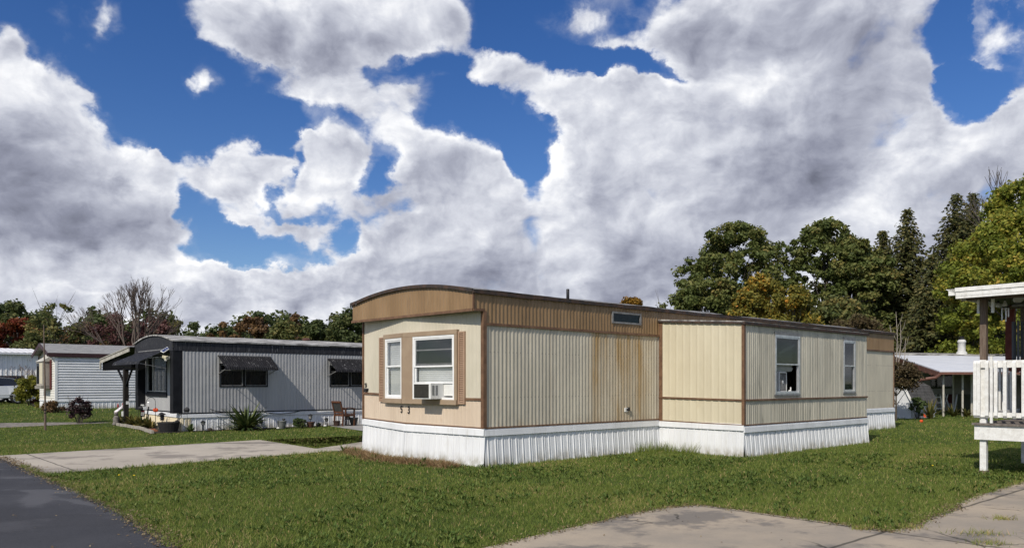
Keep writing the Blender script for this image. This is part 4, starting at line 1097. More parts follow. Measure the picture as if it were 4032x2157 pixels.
def car_body(parent, mat, L, Wd, shoulder, roofpts, wheels, r):
    """side outline with wheel arches, bulged towards the shoulder line"""
    low = [(-L / 2, .32), (-L / 2 + .02, .6)]
    arch = []
    for wx in wheels:
        arch += [(wx + (r + .06) * math.cos(t), max(.22, r + (r + .06) * math.sin(t))) for t in np.linspace(math.pi, 0, 9)]
    bottom = [(-L / 2 + .05, .24)] + arch + [(L / 2 - .05, .26)]
    top = shoulder
    poly = bottom + top
    def sec(y_, sx, zlift): return [(p[0] * sx, y_, p[1]) for p in poly]
    b = MB(); loft(b, [sec(-Wd / 2 + .05, .985, 0), sec(-Wd / 2, 1, 0), sec(Wd / 2, 1, 0), sec(Wd / 2 - .0, .985, 0)] if False else [[(p[0], (-Wd / 2 + (.07 if p[1] > .75 else .03) if p[1] > .75 or p[1] < .3 else -Wd / 2), p[1]) for p in poly], [(p[0], (Wd / 2 - .07 if p[1] > .75 or p[1] < .3 else Wd / 2), p[1]) for p in poly]])
    return b.build('body', mat, parent, bevel=.02)
pc = G(*z1(195, 1000))
white_car_paint = M('white_car_paint', (.62, .64, .66), (.58, .60, .62), .5, rough=.22, spec=.6)
car = thing('parked_car', 'white sedan parked in front of the white metal building', 'car', pc, ROT)
car.location = Vector(pc) - Vector((U[0], U[1], 0)) * 1.35 + Vector((W[0], W[1], 0)) * .9
car.scale = (1.12,) * 3
sh = [(2.28, .45), (2.27, .80), (2.15, .98), (1.75, 1.03), (.9, .98), (-.9, .95), (-1.9, .84), (-2.2, .70), (-2.28, .5)]
car_body(car, white_car_paint, 4.6, 1.78, sh, None, (-1.38, 1.35), .33)
cab = [(1.85, 1.02, .80), (1.15, 1.40, .60), (.3, 1.47, .58), (-.45, 1.42, .60), (-1.25, .97, .80)]
b = MB(); loft(b, [[(x_, -h_, z_) for (x_, z_, h_) in cab] + [(x_, -h_ + .02, z_ - .03) for (x_, z_, h_) in cab[::-1]], [(x_, h_, z_) for (x_, z_, h_) in cab] + [(x_, h_ - .02, z_ - .03) for (x_, z_, h_) in cab[::-1]]]); b.build('cabin', white_car_paint, car, True)
b = MB()
b.add([(1.62, -.77, 1.06), (1.06, -.63, 1.36), (.42, -.61, 1.41), (.42, -.80, 1.02)], [(0, 1, 2, 3)]); b.add([(.34, -.80, 1.02), (.34, -.61, 1.41), (-.42, -.63, 1.37), (-1.05, -.80, 1.0)], [(0, 1, 2, 3)])
b.add([(1.62, .77, 1.06), (1.06, .63, 1.36), (.42, .61, 1.41), (.42, .80, 1.02)], [(0, 1, 2, 3)]); b.add([(1.80, -.7, 1.06), (1.18, -.56, 1.385), (1.18, .56, 1.385), (1.80, .7, 1.06)], [(0, 1, 2, 3)]); b.add([(-1.2, -.7, 1.0), (-.5, -.56, 1.40), (-.5, .56, 1.40), (-1.2, .7, 1.0)], [(0, 1, 2, 3)])
cg = b.build('side_window', M('car_glass', (.012, .014, .016), rough=.05, spec=.8), car); so = cg.modifiers.new('t', 'SOLIDIFY'); so.thickness = .02; so.offset = 1
for wx in (-1.38, 1.35):
    for s_ in (-1, 1): wheel(car, wx, s_ * .78, .33, s_)
b = MB(); b.box(-2.2, 2.28, -.895, -.885, .50, .53); b.build('door_moulding', plastic_white, car)
red_lens = M('red_lens', (.25, .01, .01), rough=.2, spec=.6)
for s_ in (-.84, .55):
    b = MB(); b.box(2.10, 2.275, s_, s_ + .29, .78, .93); b.build('tail_light', red_lens, car)
navy = M('navy_truck_paint', (.010, .018, .055), (.014, .024, .07), 1, rough=.2, spec=.6)
tp = Vector(((82 - 2016) / F * 51, 51, gz(-32, 51)))
trk = thing('pickup_truck', 'dark navy pickup truck parked behind the white sedan', 'pickup truck', tp - Vector((U[0], U[1], 0)) * 3.7, ROT); trk.scale = (1.38,) * 3
sh = [(2.7, .55), (2.7, 1.22), (.6, 1.24), (.55, 1.2), (-1.3, 1.2), (-2.55, 1.12), (-2.7, .8)]
car_body(trk, navy, 5.4, 1.9, sh, None, (-1.75, 1.65), .38)
cab = [(.55, 1.2, .88), (.42, 1.72, .72), (-.6, 1.74, .72), (-1.35, 1.2, .88)]
b = MB(); loft(b, [[(x_, -h_, z_) for (x_, z_, h_) in cab], [(x_, h_, z_) for (x_, z_, h_) in cab]]); b.build('cab', navy, trk)
b = MB(); b.add([(.40, -.875, 1.26), (.32, -.755, 1.66), (-.55, -.755, 1.68), (-1.15, -.875, 1.26)], [(0, 1, 2, 3)]); b.build('side_window', bpy.data.materials['car_glass'], trk)
for s_ in (-1, 1):
    b = MB(); b.box(2.55, 2.715, min(s_ * .80, s_ * .93), max(s_ * .80, s_ * .93), .80, 1.15); b.build('tail_light', red_lens, trk)
    b = MB(); b.box(.62, 2.66, min(s_ * .86, s_ * .94), max(s_ * .86, s_ * .94), 1.225, 1.27); b.build('bed_rail', dark_metal, trk)
for wx in (-1.75, 1.65):
    for s_ in (-1, 1): wheel(trk, wx, s_ * .84, .38, s_)

# ------------------------------------------------------------------ home with a metal carport, far right
PC = AT(*z6(690, 635), 36.0); PC.z = 0
cp = thing('mobile_home', 'low home with a white metal carport roof, posts and a white chimney beyond the lawn', 'mobile home', PC, -.06)
def cl(p): return Vector(p) - PC
b = MB(); A_, B_, C_, D_ = (0, 0, 2.10), (10.5, 0, 2.10), (10.5, 6.5, 2.95), (1.2, 8.0, 3.12)
b.add([A_, B_, C_, D_] + [(p[0], p[1], p[2] + .05) for p in (A_, B_, C_, D_)], [(0, 3, 2, 1), (4, 5, 6, 7), (0, 1, 5, 4), (1, 2, 6, 5), (2, 3, 7, 6), (3, 0, 4, 7)]); b.build('carport_roof', carport_roof_mat, cp)
b = MB(); b.bar((-.03, -.02, 1.98), (1.17, 8.0, 2.98), .04, .22); 
for k in range(9): b.bar((-.05 + .13 * k, .05 + .88 * k, 1.90 + .11 * k), (-.05 + .13 * k + .06, .45 + .88 * k, 1.90 + .11 * k + .05), .03, .10)
b.build('scalloped_fascia', rust_brown, cp)
b = MB(); b.box(-.05, 10.4, -.10, -.0, 1.98, 2.10); b.build('gutter', rust_brown, cp)
b = MB(); b.tube([(-.05, -.05, 2.0), (-.3, .0, 1.86), (-.85, .25, 1.78), (-.92, .35, 1.6), (-.92, .35, .3)] if False else [(-.0, -.06, 2.0), (-.15, .05, 1.84), (-.75, .3, 1.74), (-.88, .4, 1.6), (-.88, .4, .05)], .075, 8); b.build('downspout', rust_brown, cp)
b = MB(); b.box(-.98, -.86, .44, .56, 0, 1.95); b.build('brown_post', rust_brown, cp)
def post_at(px, py, d, top):
    q = AT(*z6(px, py), d) - PC; c_, s_ = math.cos(.06), math.sin(.06); x_, y_ = q.x * c_ - q.y * s_, q.x * s_ + q.y * c_
    b = MB(); b.box(x_ - .033, x_ + .033, y_ - .033, y_ + .033, -.02, top); b.build('carport_post', M('cream_post', (.52, .49, .42), (.42, .4, .34), 5), cp) if 'cream_post' not in bpy.data.materials else b.build('carport_post', bpy.data.materials['cream_post'], cp)
for a_ in ((738, 1240, 36.4, 2.1), (872, 1190, 39.5, 2.4), (998, 1220, 36.6, 2.1), (1122, 1200, 37.2, 2.15)): post_at(*a_)
b = MB(); b.box(1.5, 11, 8.0, 8.2, 0, 3.0); b.box(1.3, 4.2, 4.6, 4.75, 1.0, 2.45); b.box(4.0, 4.15, 3.4, 4.6, 1.0, 2.45); b.build('wall', tan_wall, cp)
b = MB(); b.box(1.75, 2.9, 4.53, 4.6, 1.30, 2.40); b.box(3.1, 3.95, 4.54, 4.6, 0, 1.0); b.build('dark_window', glass_dark, cp)
b = MB(); b.box(1.0, 11, 8.25, 12, 3.05, 3.2); b.hexa([(.9, 8.1, 3.12), (11.2, 8.1, 3.0), (11.2, 12, 3.0), (.9, 12, 3.12), (.9, 8.1, 3.28), (11.2, 8.1, 3.05), (11.2, 10, 3.25), (.9, 10, 3.42)]); b.build('roof', roof_light, cp)
b = MB(); b.box(.85, 11.1, 7.98, 8.08, 3.02, 3.14); b.build('roof_edge', dark_metal, cp)
qc = AT(*z6(825, 440), 44.5) - PC
qc.z += .22
b = MB(); b.lathe([(.30, -.4), (.30, -.1), (.27, .08), (.215, .12), (.205, .16), (.20, .62), (.225, .64), (.225, .70), (.20, .74), (.17, .80)], (qc.x, qc.y, qc.z + EYE * 0), 18); ch = b.build('chimney', M('white_chimney', (.62, .62, .60), (.5, .5, .48), 4), cp, True)
b = MB(); b.lathe([(.13, .78), (.13, .92), (.18, .94), (.02, 1.0)], (qc.x, qc.y, qc.z), 14); b.build('chimney_cap', dark_metal, ch)
# stepladder and tools under the carport
lp = AT(*z6(680, 1190), 40.5); lp.z = 0
ld_ = thing('stepladder', 'aluminium stepladder leaning open under the carport roof', 'ladder', lp, .3)
b = MB(); b.bar((-.25, 0, 0), (-.1, .1, 1.4), .05); b.bar((.25, 0, 0), (.1, .1, 1.4), .05)
for k in range(4): b.bar((-.22 + .04 * k, .02 * k, .25 + .3 * k), (.22 - .04 * k, .02 * k, .25 + .3 * k), .04)
b.build('rail', alu, ld_); b = MB(); b.bar((-.2, .7, 0), (-.1, .12, 1.4), .04); b.bar((.2, .7, 0), (.1, .12, 1.4), .04); b.build('back_leg', alu, ld_)
lp = AT(*z6(800, 1185), 41.5); lp.z = 0
rk = thing('folded_lounge_chair', 'folded garden chair with a faded red seat leaning under the carport', 'chair', lp, -.2)
b = MB(); b.bar((-.25, 0, 0), (.2, .25, 1.5), .05); b.bar((.15, 0, 0), (-.15, .25, 1.3), .05); b.bar((.3, .0, .0), (.55, .2, 1.1), .05); b.build('frame', alu, rk)
b = MB(); b.hexa([(-.1, .1, .5), (.3, .1, .5), (.35, .2, 1.3), (-.0, .2, 1.3), (-.1, .14, .5), (.3, .14, .5), (.35, .24, 1.3), (-.0, .24, 1.3)]); b.build('seat', red_paint, rk)

# barn-roofed garden shed
PS = G(*z6(305, 1268))
shd = thing('garden_shed', 'small white garden shed with a dark shingled barn roof', 'shed', PS, ROT)
SL, SW = 2.75, 2.5
pr_ = [(-.14, .60), (.25, 1.42), (SW / 2, 1.92), (SW - .25, 1.42), (SW + .14, .60)]
b = MB(); b.box(0, SL, 0, SW, 0, .64); b.extr([(0.02, .0, .62), (0.02, .34, 1.38), (0.02, SW / 2, 1.84), (0.02, SW - .34, 1.38), (0.02, SW, .62)], (SL - .04, 0, 0)); b.build('wall', M('shed_white', (.60, .61, .62), (.48, .49, .50), 2, dirt=((.2, .22, .16), .6, .4)), shd)
b = MB()
for (p, q) in zip(pr_[:-1], pr_[1:]):
    for k in range(6):
        f0, f1 = k / 6, (k + 1) / 6
        a_ = (p[0] + (q[0] - p[0]) * f0, p[1] + (q[1] - p[1]) * f0); c_ = (p[0] + (q[0] - p[0]) * f1, p[1] + (q[1] - p[1]) * f1)
        up = q[1] > p[1]; la, lb = (.035, .02) if up else (.02, .035)
        b.hexa([(-.1, a_[0], a_[1]), (SL + .1, a_[0], a_[1]), (SL + .1, c_[0], c_[1]), (-.1, c_[0], c_[1]), (-.1, a_[0], a_[1] + la), (SL + .1, a_[0], a_[1] + la), (SL + .1, c_[0], c_[1] + lb), (-.1, c_[0], c_[1] + lb)])
b.build('roof', dark_shingle, shd)
b = MB()
for (p, q) in zip(pr_[:-1], pr_[1:]): b.bar((-.12, p[0], p[1] - .02), (-.12, q[0], q[1] - .02), .03, .09)
b.build('roof_trim', white_paint, shd)

# ------------------------------------------------------------------ raised porch on the right
PR = G(3874, 1864)
pk = thing('porch', 'raised white wooden porch with a slatted railing, brown roof post and white fascia', 'porch', PR, ROT)
YR = -4.2
b = MB(); b.box(-.05, .05, -.05, .05, .02, .60); b.box(-.05, .05, -2.0, -1.9, .0, .6) if False else None
b.build('leg', white_paint, pk)
for (x_, y_) in ((2.4, .0), (2.4, -1.15), (0, -2.2), (2.4, -2.4)):
    b = MB(); b.box(x_ - .05, x_ + .05, y_ - .05, y_ + .05, .02, .60); b.build('leg', white_paint, pk)
b = MB(); b.box(-.07, .07, -.07, .07, -.03, .06); b.build('footing', wood_brown, pk)
b = MB(); b.box(-.10, -.055, YR, .12, .605, .855); b.box(2.5, 2.54, YR, .12, .605, .855); b.box(-.05, 2.5, .08, .115, .61, .85); b.build('rim_board', white_paint, pk)
b = MB()
for k in range(18): b.box(-.14 + k * .15, -.14 + k * .15 + .14, YR, .15, .858, .893)
b.build('decking', M('grey_decking', (.20, .175, .15), (.12, .10, .09), 5, (1, 4, 1), rough=.9, dirt=((.45, .43, .40), .6, .5)), pk)
b = MB(); b.box(-.05, .05, -.05, .05, .86, 2.0); b.build('newel_post', white_paint, pk)
b = MB(); b.box(-.085, -.052, YR, .10, 1.86, 1.985); b.box(-.085, -.052, YR, .10, 1.0, 1.085); b.build('rail', white_paint, pk)
b = MB(); b.box(-.05, 2.4, .06, .095, 1.86, 1.985); b.box(-.05, 2.4, .06, .095, 1.0, 1.085); b.build('rail', white_paint, pk)
k = 0
for y_ in [.105, .05] + [-.08 - .137 * i for i in range(28)]:
    b = MB(); zt, zb = 1.985, .985
    P = [(-.088, y_ - .026), (-.088, y_ + .026), (-.125, y_ + .026), (-.125, y_ - .026)]
    b.hexa([(P[0][0], P[0][1], zb - .0), (P[1][0], P[1][1], zb), (P[2][0], P[2][1], zb + .045), (P[3][0], P[3][1], zb + .045), (P[0][0], P[0][1], zt), (P[1][0], P[1][1], zt), (P[2][0], P[2][1], zt - .045), (P[3][0], P[3][1], zt - .045)])
    b.build('baluster', white_paint, pk)
for i in range(10):
    b = MB(); x_ = .15 + i * .22; b.box(x_, x_ + .05, .097, .13, .99, 1.98); b.build('baluster', white_paint, pk)
b = MB(); b.box(-.16, -.128, -.18, -.14, .90, 2.06); b.build('gate_stop', white_paint, pk)
b = MB(); b.box(-.05, .05, -.05, .05, 2.0, 3.06); b.build('roof_post', wood_brown, pk)
b = MB(); b.box(2.3, 2.4, -.05, .05, .9, 3.06); b.box(2.3, 2.42, -1.15, -1.0, .9, 3.06); b.build('roof_post', wood_brown, pk)
b = MB(); b.box(-.03, .03, .06, .10, 2.82, 3.06); b.box(-.03, .03, -.16, -.12, 2.82, 3.06); b.build('bracket', white_paint, pk)
b = MB(); b.box(-.04, .04, YR, .35, 3.06, 3.12); b.box(2.3, 2.4, YR, .35, 3.06, 3.12); b.build('roof_beam', wood_brown, pk)
b = MB(); b.hexa([(-.50, .27, 3.075), (2.9, .27, 3.125), (2.9, YR, 3.125), (-.50, YR, 3.075), (-.50, .27, 3.24), (2.9, .27, 3.32), (2.9, YR, 3.32), (-.50, YR, 3.24)]) if False else b.box(-.495, 2.9, YR, .26, 3.13, 3.24)
rf = b.build('roof', bpy.data.materials['dark_post'], pk)
b = MB(); b.box(-.54, -.50, YR, .28, 3.10, 3.235); b.box(-.555, -.50, YR, .285, 3.175, 3.245); b.box(-.50, 2.9, .265, .29, 3.06, 3.235); b.box(-.535, -.50, YR, .28, 3.058, 3.098); b.build('fascia', white_paint, rf, bevel=.004)
b = MB(); prf = [(-.555, .29, 3.10), (-.50, .29, 3.10), (-.50, .29, 3.22), (-.60, .29, 3.22), (-.60, .29, 3.17)]
b.extr([(-.54, .29, 3.12), (-.5, .29, 3.12), (-.5, .29, 3.23), (-.54, .29, 3.23)], (0, .10, 0)); b.extr([(-.54, .29, 3.16), (-.54, .44, 3.23), (-.54, .29, 3.23)], (.05, 0, 0)); b.build('gutter_end', white_paint, rf)
b = MB(); corr(b, Plane((1.9, -.25), (1.9, YR)), 0, 3.9, .95, 1.90, .105, .012, 'vee'); b.build('wind_panel', grey_siding, pk)
# things hanging from the porch roof / standing on it
def hang(px, py, depth): 
    q = AT(px, py, depth); return q
top_z = 3.13
q = hang(3931, 1199, 14.1); bl = thing('hanging_bulb', 'clear glass bulb hanging beside the porch bracket', 'light bulb', (q.x, q.y, top_z), ROT)
dz = q.z - top_z
b = MB(); b.tube([(0, 0, 0), (0, 0, dz + .06)], .004, 5); b.lathe([(.018, .03), (.018, .07), (.006, .075)], (0, 0, dz), 10); b.build('cord', dark_metal, bl)
b = MB(); b.lathe([(.008, -.055), (.035, -.035), (.042, -.01), (.03, .015), (.018, .032)], (0, 0, dz), 12); b.build('bulb', M('bulb_glass', (.55, .56, .55), rough=.15, spec=.7), bl, True)
q = hang(3957, 1200, 14.0); wc = thing('wind_chime', 'small wind chime with thin silver tubes under the porch roof', 'wind chime', (q.x, q.y, top_z), ROT); dz = q.z - top_z
b = MB(); b.tube([(0, 0, 0), (0, 0, dz)], .004, 5); b.build('cord', dark_metal, wc)
b = MB(); b.ball((0, 0, dz + .0), .04, 8, 6, (1, 1, 1.4)); b.ball((0, 0, dz + .055), .022, 8, 6); b.build('figure', plastic_white, wc, True)
b = MB(); b.lathe([(.075, -.055), (.075, -.04), (.02, -.03)], (0, 0, dz), 12); b.build('disc', dark_metal, wc)
for k in range(5):
    a_ = k * 1.2566; b = MB(); b.tube([(math.cos(a_) * .055, math.sin(a_) * .055, dz - .06), (math.cos(a_) * .055, math.sin(a_) * .055, dz - .30 + .02 * k)], .010, 6); b.build('tube', alu, wc)
q = hang(3979, 1250, 14.2); wr2 = thing('wind_chime', 'long rust red wooden wind chime under the porch roof', 'wind chime', (q.x, q.y, top_z), ROT)
b = MB(); b.tube([(0, 0, 0), (0, 0, -.12)], .004, 5); b.box(-.09, .09, -.09, .09, -.14, -.12); b.build('top_plate', wood_red, wr2)
for k, L_ in enumerate((1.28, 1.32, 1.20)):
    b = MB(); b.bar((-.06 + .06 * k, -.07 + .07 * k, -.18), (-.06 + .06 * k, -.07 + .07 * k, -L_), .055, .035); b.build('tube', red_paint if False else M('rust_red_wood', (.16, .035, .02), (.11, .024, .014), 7), wr2) if k == 0 else b.build('tube', bpy.data.materials['rust_red_wood'], wr2)
b = MB(); b.tube([(0, .0, -.14), (0, -.06, -1.3)], .004, 4); b.hexa([(-.02, -.26, -1.28), (.02, -.26, -1.28), (.02, -.06, -1.36), (-.02, -.06, -1.36), (-.02, -.26, -1.18), (.02, -.26, -1.18), (.02, -.06, -1.16), (-.02, -.06, -1.16)]); b.build('sail', bpy.data.materials['rust_red_wood'], wr2)
q = hang(4017, 1250, 13.9); wg = thing('wind_chime', 'large wind chime with thick grey tubes and a white clay top', 'wind chime', (q.x, q.y, top_z), ROT); dz = AT(4017, 1200, 13.9).z - top_z
b = MB(); b.lathe([(.13, -.02), (.13, .0), (.05, .03)], (0, 0, dz), 14); b.build('disc', grey_frame, wg)
b = MB(); b.tube([(-.07, 0, dz + .11), (.07, .06, dz + .11)], .075, 14); b.tube([(0, 0, 0), (0, 0, dz + .1)], .005, 5); b.build('clay_top', plastic_white, wg)
for k in range(6):
    a_ = k * 1.047; x_, y_ = math.cos(a_) * .11, math.sin(a_) * .11
    b = MB(); b.tube([(x_ * .6, y_ * .6, dz - .02), (x_, y_, dz - .30)], .003, 4); b.tube([(x_, y_, dz - .30), (x_, y_, dz - .95 - .03 * k)], .022, 8); b.build('tube', M('slate_tube', (.075, .08, .09), rough=.5) if 'slate_tube' not in bpy.data.materials else bpy.data.materials['slate_tube'], wg)
q = lc(PR, .9, -.66, .893); um = thing('folded_umbrella', 'black folded umbrella leaning on the porch railing', 'umbrella', q, ROT)
b = MB(); b.tube([(0, 0, .15), (.0, -.16, .55), (.0, -.30, .92)], [.02, .09, .03], 10); b.tube([(0, .05, 0), (0, -.32, .98)], .012, 6); b.build('cover', black_panel, um, True)
# ------------------------------------------------------------------ plants
def leaf_mesh(name, Vv, T, mat, parent=None, quad=True, loc=None, rotz=0):
    n = 4 if quad else 3
    me = bpy.data.meshes.new(name); nv = len(Vv); nf = nv // n
    me.vertices.add(nv); me.vertices.foreach_set('co', np.ascontiguousarray(Vv, dtype=np.float32).ravel())
    me.loops.add(nv); me.loops.foreach_set('vertex_index', np.arange(nv, dtype=np.int32))
    me.polygons.add(nf); me.polygons.foreach_set('loop_start', np.arange(0, nv, n, dtype=np.int32))
    try: me.polygons.foreach_set('loop_total', np.full(nf, n, dtype=np.int32))
    except Exception: pass
    a = me.attributes.new('tint', 'FLOAT', 'POINT'); a.data.foreach_set('value', np.repeat(np.clip(T, 0, 1), n).astype(np.float32))
    me.materials.append(mat); me.update(); me.validate()
    o = bpy.data.objects.new(name, me); col.objects.link(o)
    if parent is not None: o.parent = parent
    if loc is not None: o.location = loc; o.rotation_euler = (0, 0, rotz)
    return o

def unit(a): return a / np.maximum(1e-6, np.linalg.norm(a, axis=1, keepdims=True))

def leaf_cloud(centers, radii, per, size, g, up=.35, flat=.75, aspect=.62, shell=.55, spread=.18):
    """leaf quads gathered in clumps around the twig ends"""
    C = np.repeat(np.asarray(centers, float), per, axis=0); Rr = np.repeat(np.asarray(radii, float), per)
    n = len(C)
    d = unit(g.normal(size=(n, 3))); rr = (shell + (1 - shell) * g.random(n)) * g.random(n) ** .25
    P = C + d * (Rr * rr)[:, None] * np.array([1, 1, flat])
    N = unit(d * .6 + np.array([0, 0, up]) + g.normal(size=(n, 3)) * .55)
    t = unit(np.cross(N, g.normal(size=(n, 3)))); b = np.cross(N, t)
    s = size * (.6 + .8 * g.random(n))[:, None]
    V4 = np.stack([P - t * s, P - b * s * aspect + N * s * .15, P + t * s, P + b * s * aspect + N * s * .15], axis=1).reshape(-1, 3)
    tint = np.repeat(g.random(len(centers)), per) * .5 + g.random(n) * .5
    return V4, tint + (g.random(n) - .5) * spread

def limbs(mb, base, top, tips, r0, g, n=7):
    """tapered trunk with limbs that reach the crown clumps"""
    base, top = Vector(base), Vector(top)
    k = 6; ax = []
    for i in range(k + 1):
        f = i / k
        ax.append(base.lerp(top, f) + Vector((math.sin(f * 5 + r0 * 9), math.cos(f * 4 + r0 * 5), 0)) * r0 * .5 * f)
    mb.tube(ax, [r0 * (1 - .75 * i / k) * (1.35 if i == 0 else 1) for i in range(k + 1)], n)
    for t_ in tips:
        t_ = Vector(t_); f = min(.95, max(.25, (t_.z - base.z) / max(.1, top.z - base.z) - g.uniform(.15, .35)))
        s_ = ax[int(f * k)]; m_ = s_.lerp(t_, .5) + Vector((g.uniform(-.2, .2), g.uniform(-.2, .2), g.uniform(-.1, .25))) * (t_ - s_).length * .3
        rr = r0 * (1 - .7 * f) * .5
        mb.tube([s_, s_.lerp(m_, .5), m_, m_.lerp(t_, .6), t_], [rr, rr * .8, rr * .6, rr * .4, rr * .15], 5)

bark = M('bark', (.075, .062, .05), (.12, .105, .09), 6, (2, 2, .4), rough=.9, bmp=.6, bscale=12)
pale_bark = M('pale_bark', (.36, .32, .27), (.22, .19, .16), 6, (2, 2, .4), rough=.9)
L_oak = leaf_mat('oak_leaves', [(0, (0.0599, 0.0857, 0.0224)), (0.5, (0.1168, 0.1409, 0.0378)), (0.85, (0.1872, 0.1837, 0.0532)), (1, (0.2696, 0.196, 0.063))])
L_dark = leaf_mat('dark_leaves', [(0, (0.043, 0.0629, 0.0209)), (0.6, (0.0859, 0.1092, 0.0359)), (1, (0.1653, 0.1611, 0.0568))])
L_maple = leaf_mat('golden_maple_leaves', [(0, (0.1013, 0.11, 0.024)), (0.55, (0.2025, 0.1812, 0.0336)), (0.8, (0.3645, 0.2313, 0.0336)), (1, (0.621, 0.25, 0.036))])
L_lime = leaf_mat('bright_maple_leaves', [(0, (0.0854, 0.1216, 0.0185)), (0.5, (0.1971, 0.2318, 0.033)), (0.85, (0.3678, 0.3246, 0.0528)), (1, (0.473, 0.3246, 0.0594))], .4)
L_mix = leaf_mat('autumn_green_leaves', [(0, (0.06, 0.084, 0.024)), (0.5, (0.126, 0.138, 0.0432)), (1, (0.264, 0.198, 0.06))])
L_brown = leaf_mat('russet_leaves', [(0, (.07, .046, .026)), (.5, (.14, .08, .036)), (1, (.21, .125, .046))])
L_maroon = leaf_mat('maroon_leaves', [(0, (0.072, 0.0264, 0.0264)), (0.5, (0.12, 0.054, 0.0504)), (1, (0.18, 0.102, 0.09))])
L_red = leaf_mat('red_leaves', [(0, (.10, .022, .012)), (.5, (.19, .035, .016)), (1, (.16, .08, .025))])
L_orange = leaf_mat('orange_leaves', [(0, (.14, .085, .012)), (.5, (.26, .14, .015)), (1, (.36, .19, .02))])
L_spruce = leaf_mat('spruce_needles', [(0, (0.0343, 0.0442, 0.016)), (0.5, (0.0702, 0.078, 0.0251)), (1, (0.1482, 0.1235, 0.0388))], .12)
L_smoke = leaf_mat('smoky_brown_leaves', [(0, (.05, .036, .018)), (.6, (.09, .064, .03)), (1, (.13, .115, .045))])

def crown_pts(g, n, rx, ry, zlo, zhi, rmin, rmax, dome=.5, inner=.25):
    cs, rs = [], []
    for i in range(n):
        a = g.uniform(0, 2 * math.pi); f = g.random() ** .8
        z = zlo + (zhi - zlo) * f
        w = math.sqrt(max(.02, 1 - abs((f - dome) / (1 - dome if f > dome else dome + .35)) ** 2.8))
        q = (1 - inner * g.random() ** .7) if g.random() < .75 else g.random()
        cs.append((math.cos(a) * rx * w * q, math.sin(a) * ry * w * q, z)); rs.append(g.uniform(rmin, rmax))
    return cs, rs

def tree(name, label, cat, at, h, rx, zlo, n, per, leaf, mat, seed, group=None, ry=None, rmin=.7, rmax=1.3, bmat=None, dome=.45, trunk_r=None, shell=.55, inner=.25, bare_tips=0):
    g = np.random.default_rng(seed)
    t = thing(name, label, cat, at, 0, group)
    cs, rs = crown_pts(g, n, rx - rmin * .6, (ry or rx) - rmin * .6, zlo + rmin * .5, h - rmin * .7, rmin, rmax, dome, inner)
    b = MB(); tips = [cs[i] for i in g.choice(n, min(n, 28), replace=False)]
    for k in range(bare_tips):
        a = g.uniform(0, 6.28); tips.append((math.cos(a) * rx * g.uniform(.3, 1.0), math.sin(a) * rx * .8, h * g.uniform(.9, 1.12)))
    limbs(b, (0, 0, -.1), (0, 0, h * .82), tips, trunk_r or h * .018, g)
    b.build('trunk', bmat or bark, t, True)
    Vv, T = leaf_cloud(cs, rs, per, leaf, g, shell=shell)
    leaf_mesh('crown', Vv, T, mat, t)
    return t

def spruce(label, at, h, rad, seed, group, lean=0):
    g = np.random.default_rng(seed)
    t = thing('spruce_tree', label, 'tree', at, 0, group)
    b = MB(); b.tube([(0, 0, -.1), (lean * .5, 0, h * .5), (lean, 0, h)], [h * .016, h * .010, .01], 7)
    P, D, S = [], [], []
    z = h * .06
    while z < h * .995:
        f = z / h; L = rad * (1 - f) ** .85 * g.uniform(.8, 1.12) + .12
        nb = 9 if f < .9 else 5
        for k in range(nb):
            a = k * 2 * math.pi / nb + g.uniform(-.4, .4); l_ = L * g.uniform(.65, 1.15)
            drop = .28 + .15 * (1 - f); pts = []
            for q in np.linspace(.12, 1, max(3, int(l_ / .22))):
                zz = z + l_ * (.18 * q - drop * q * q + .10 * q ** 4)
                p = np.array([lean * f + math.cos(a) * l_ * q, math.sin(a) * l_ * q, zz]); pts.append(p)
                for s_ in range(5):
                    P.append(p + g.normal(size=3) * .07); sd = a + g.choice([-1, 1]) * g.uniform(.35, 1.3)
                    D.append([math.cos(sd), math.sin(sd), g.uniform(-.9, -.15)]); S.append(g.uniform(.22, .46) * (.55 + .6 * (1 - f)))
            if l_ > .8 and k % 2 == 0: b.tube([tuple(pts[0]), tuple(pts[len(pts) // 2]), tuple(pts[-1])], [.03, .02, .006], 4, False)
        z += .30 * (1 - f * .45)
    b.build('trunk', bark, t, True)
    P = np.array(P); D = unit(np.array(D)); S = np.array(S)[:, None]
    b_ = unit(np.cross(D, g.normal(size=D.shape))) * S * .30
    Vv = np.stack([P, P + D * S * .5 + b_, P + D * S * 1.1, P + D * S * .5 - b_], axis=1).reshape(-1, 3)
    leaf_mesh('crown', Vv, g.random(len(P)) * .75 + .2 * (P[:, 2] / h), L_spruce, t)
    return t

def bare_tree(mb, at, h, r0, g, depth=6, spread=.55, up=.25, d0=(0, 0, 1)):
    segs = []
    def grow(p, d, l_, r, k):
        q = p + d * l_ * .5 + Vector(g.normal(size=3)) * l_ * .04; e = q + (d + Vector(g.normal(size=3)) * .12).normalized() * l_ * .5
        mb.tube([p, q, e], [r, r * .86, r * .72], 5 if k > 3 else 3, False)
        if k == 0: return
        for i in range(2 if g.random() < .6 else 3):
            ax = Vector(g.normal(size=3)); nd = (d + ax.normalized() * spread * g.uniform(.6, 1.2) + Vector((0, 0, up))).normalized()
            grow(e, nd, l_ * g.uniform(.66, .86), r * .66, k - 1)
    grow(Vector(at), Vector(d0).normalized(), h * .24, r0, depth)

GT = lambda vx, depth: Vector(((vx - 1288) / 1935 * depth, depth, gz((vx - 1288) / 1935 * depth, depth)))
def HT(vy, depth, zb=0.0): return EYE + (962 - vy) / 1935 * depth - zb
back = 'trees behind the homes'
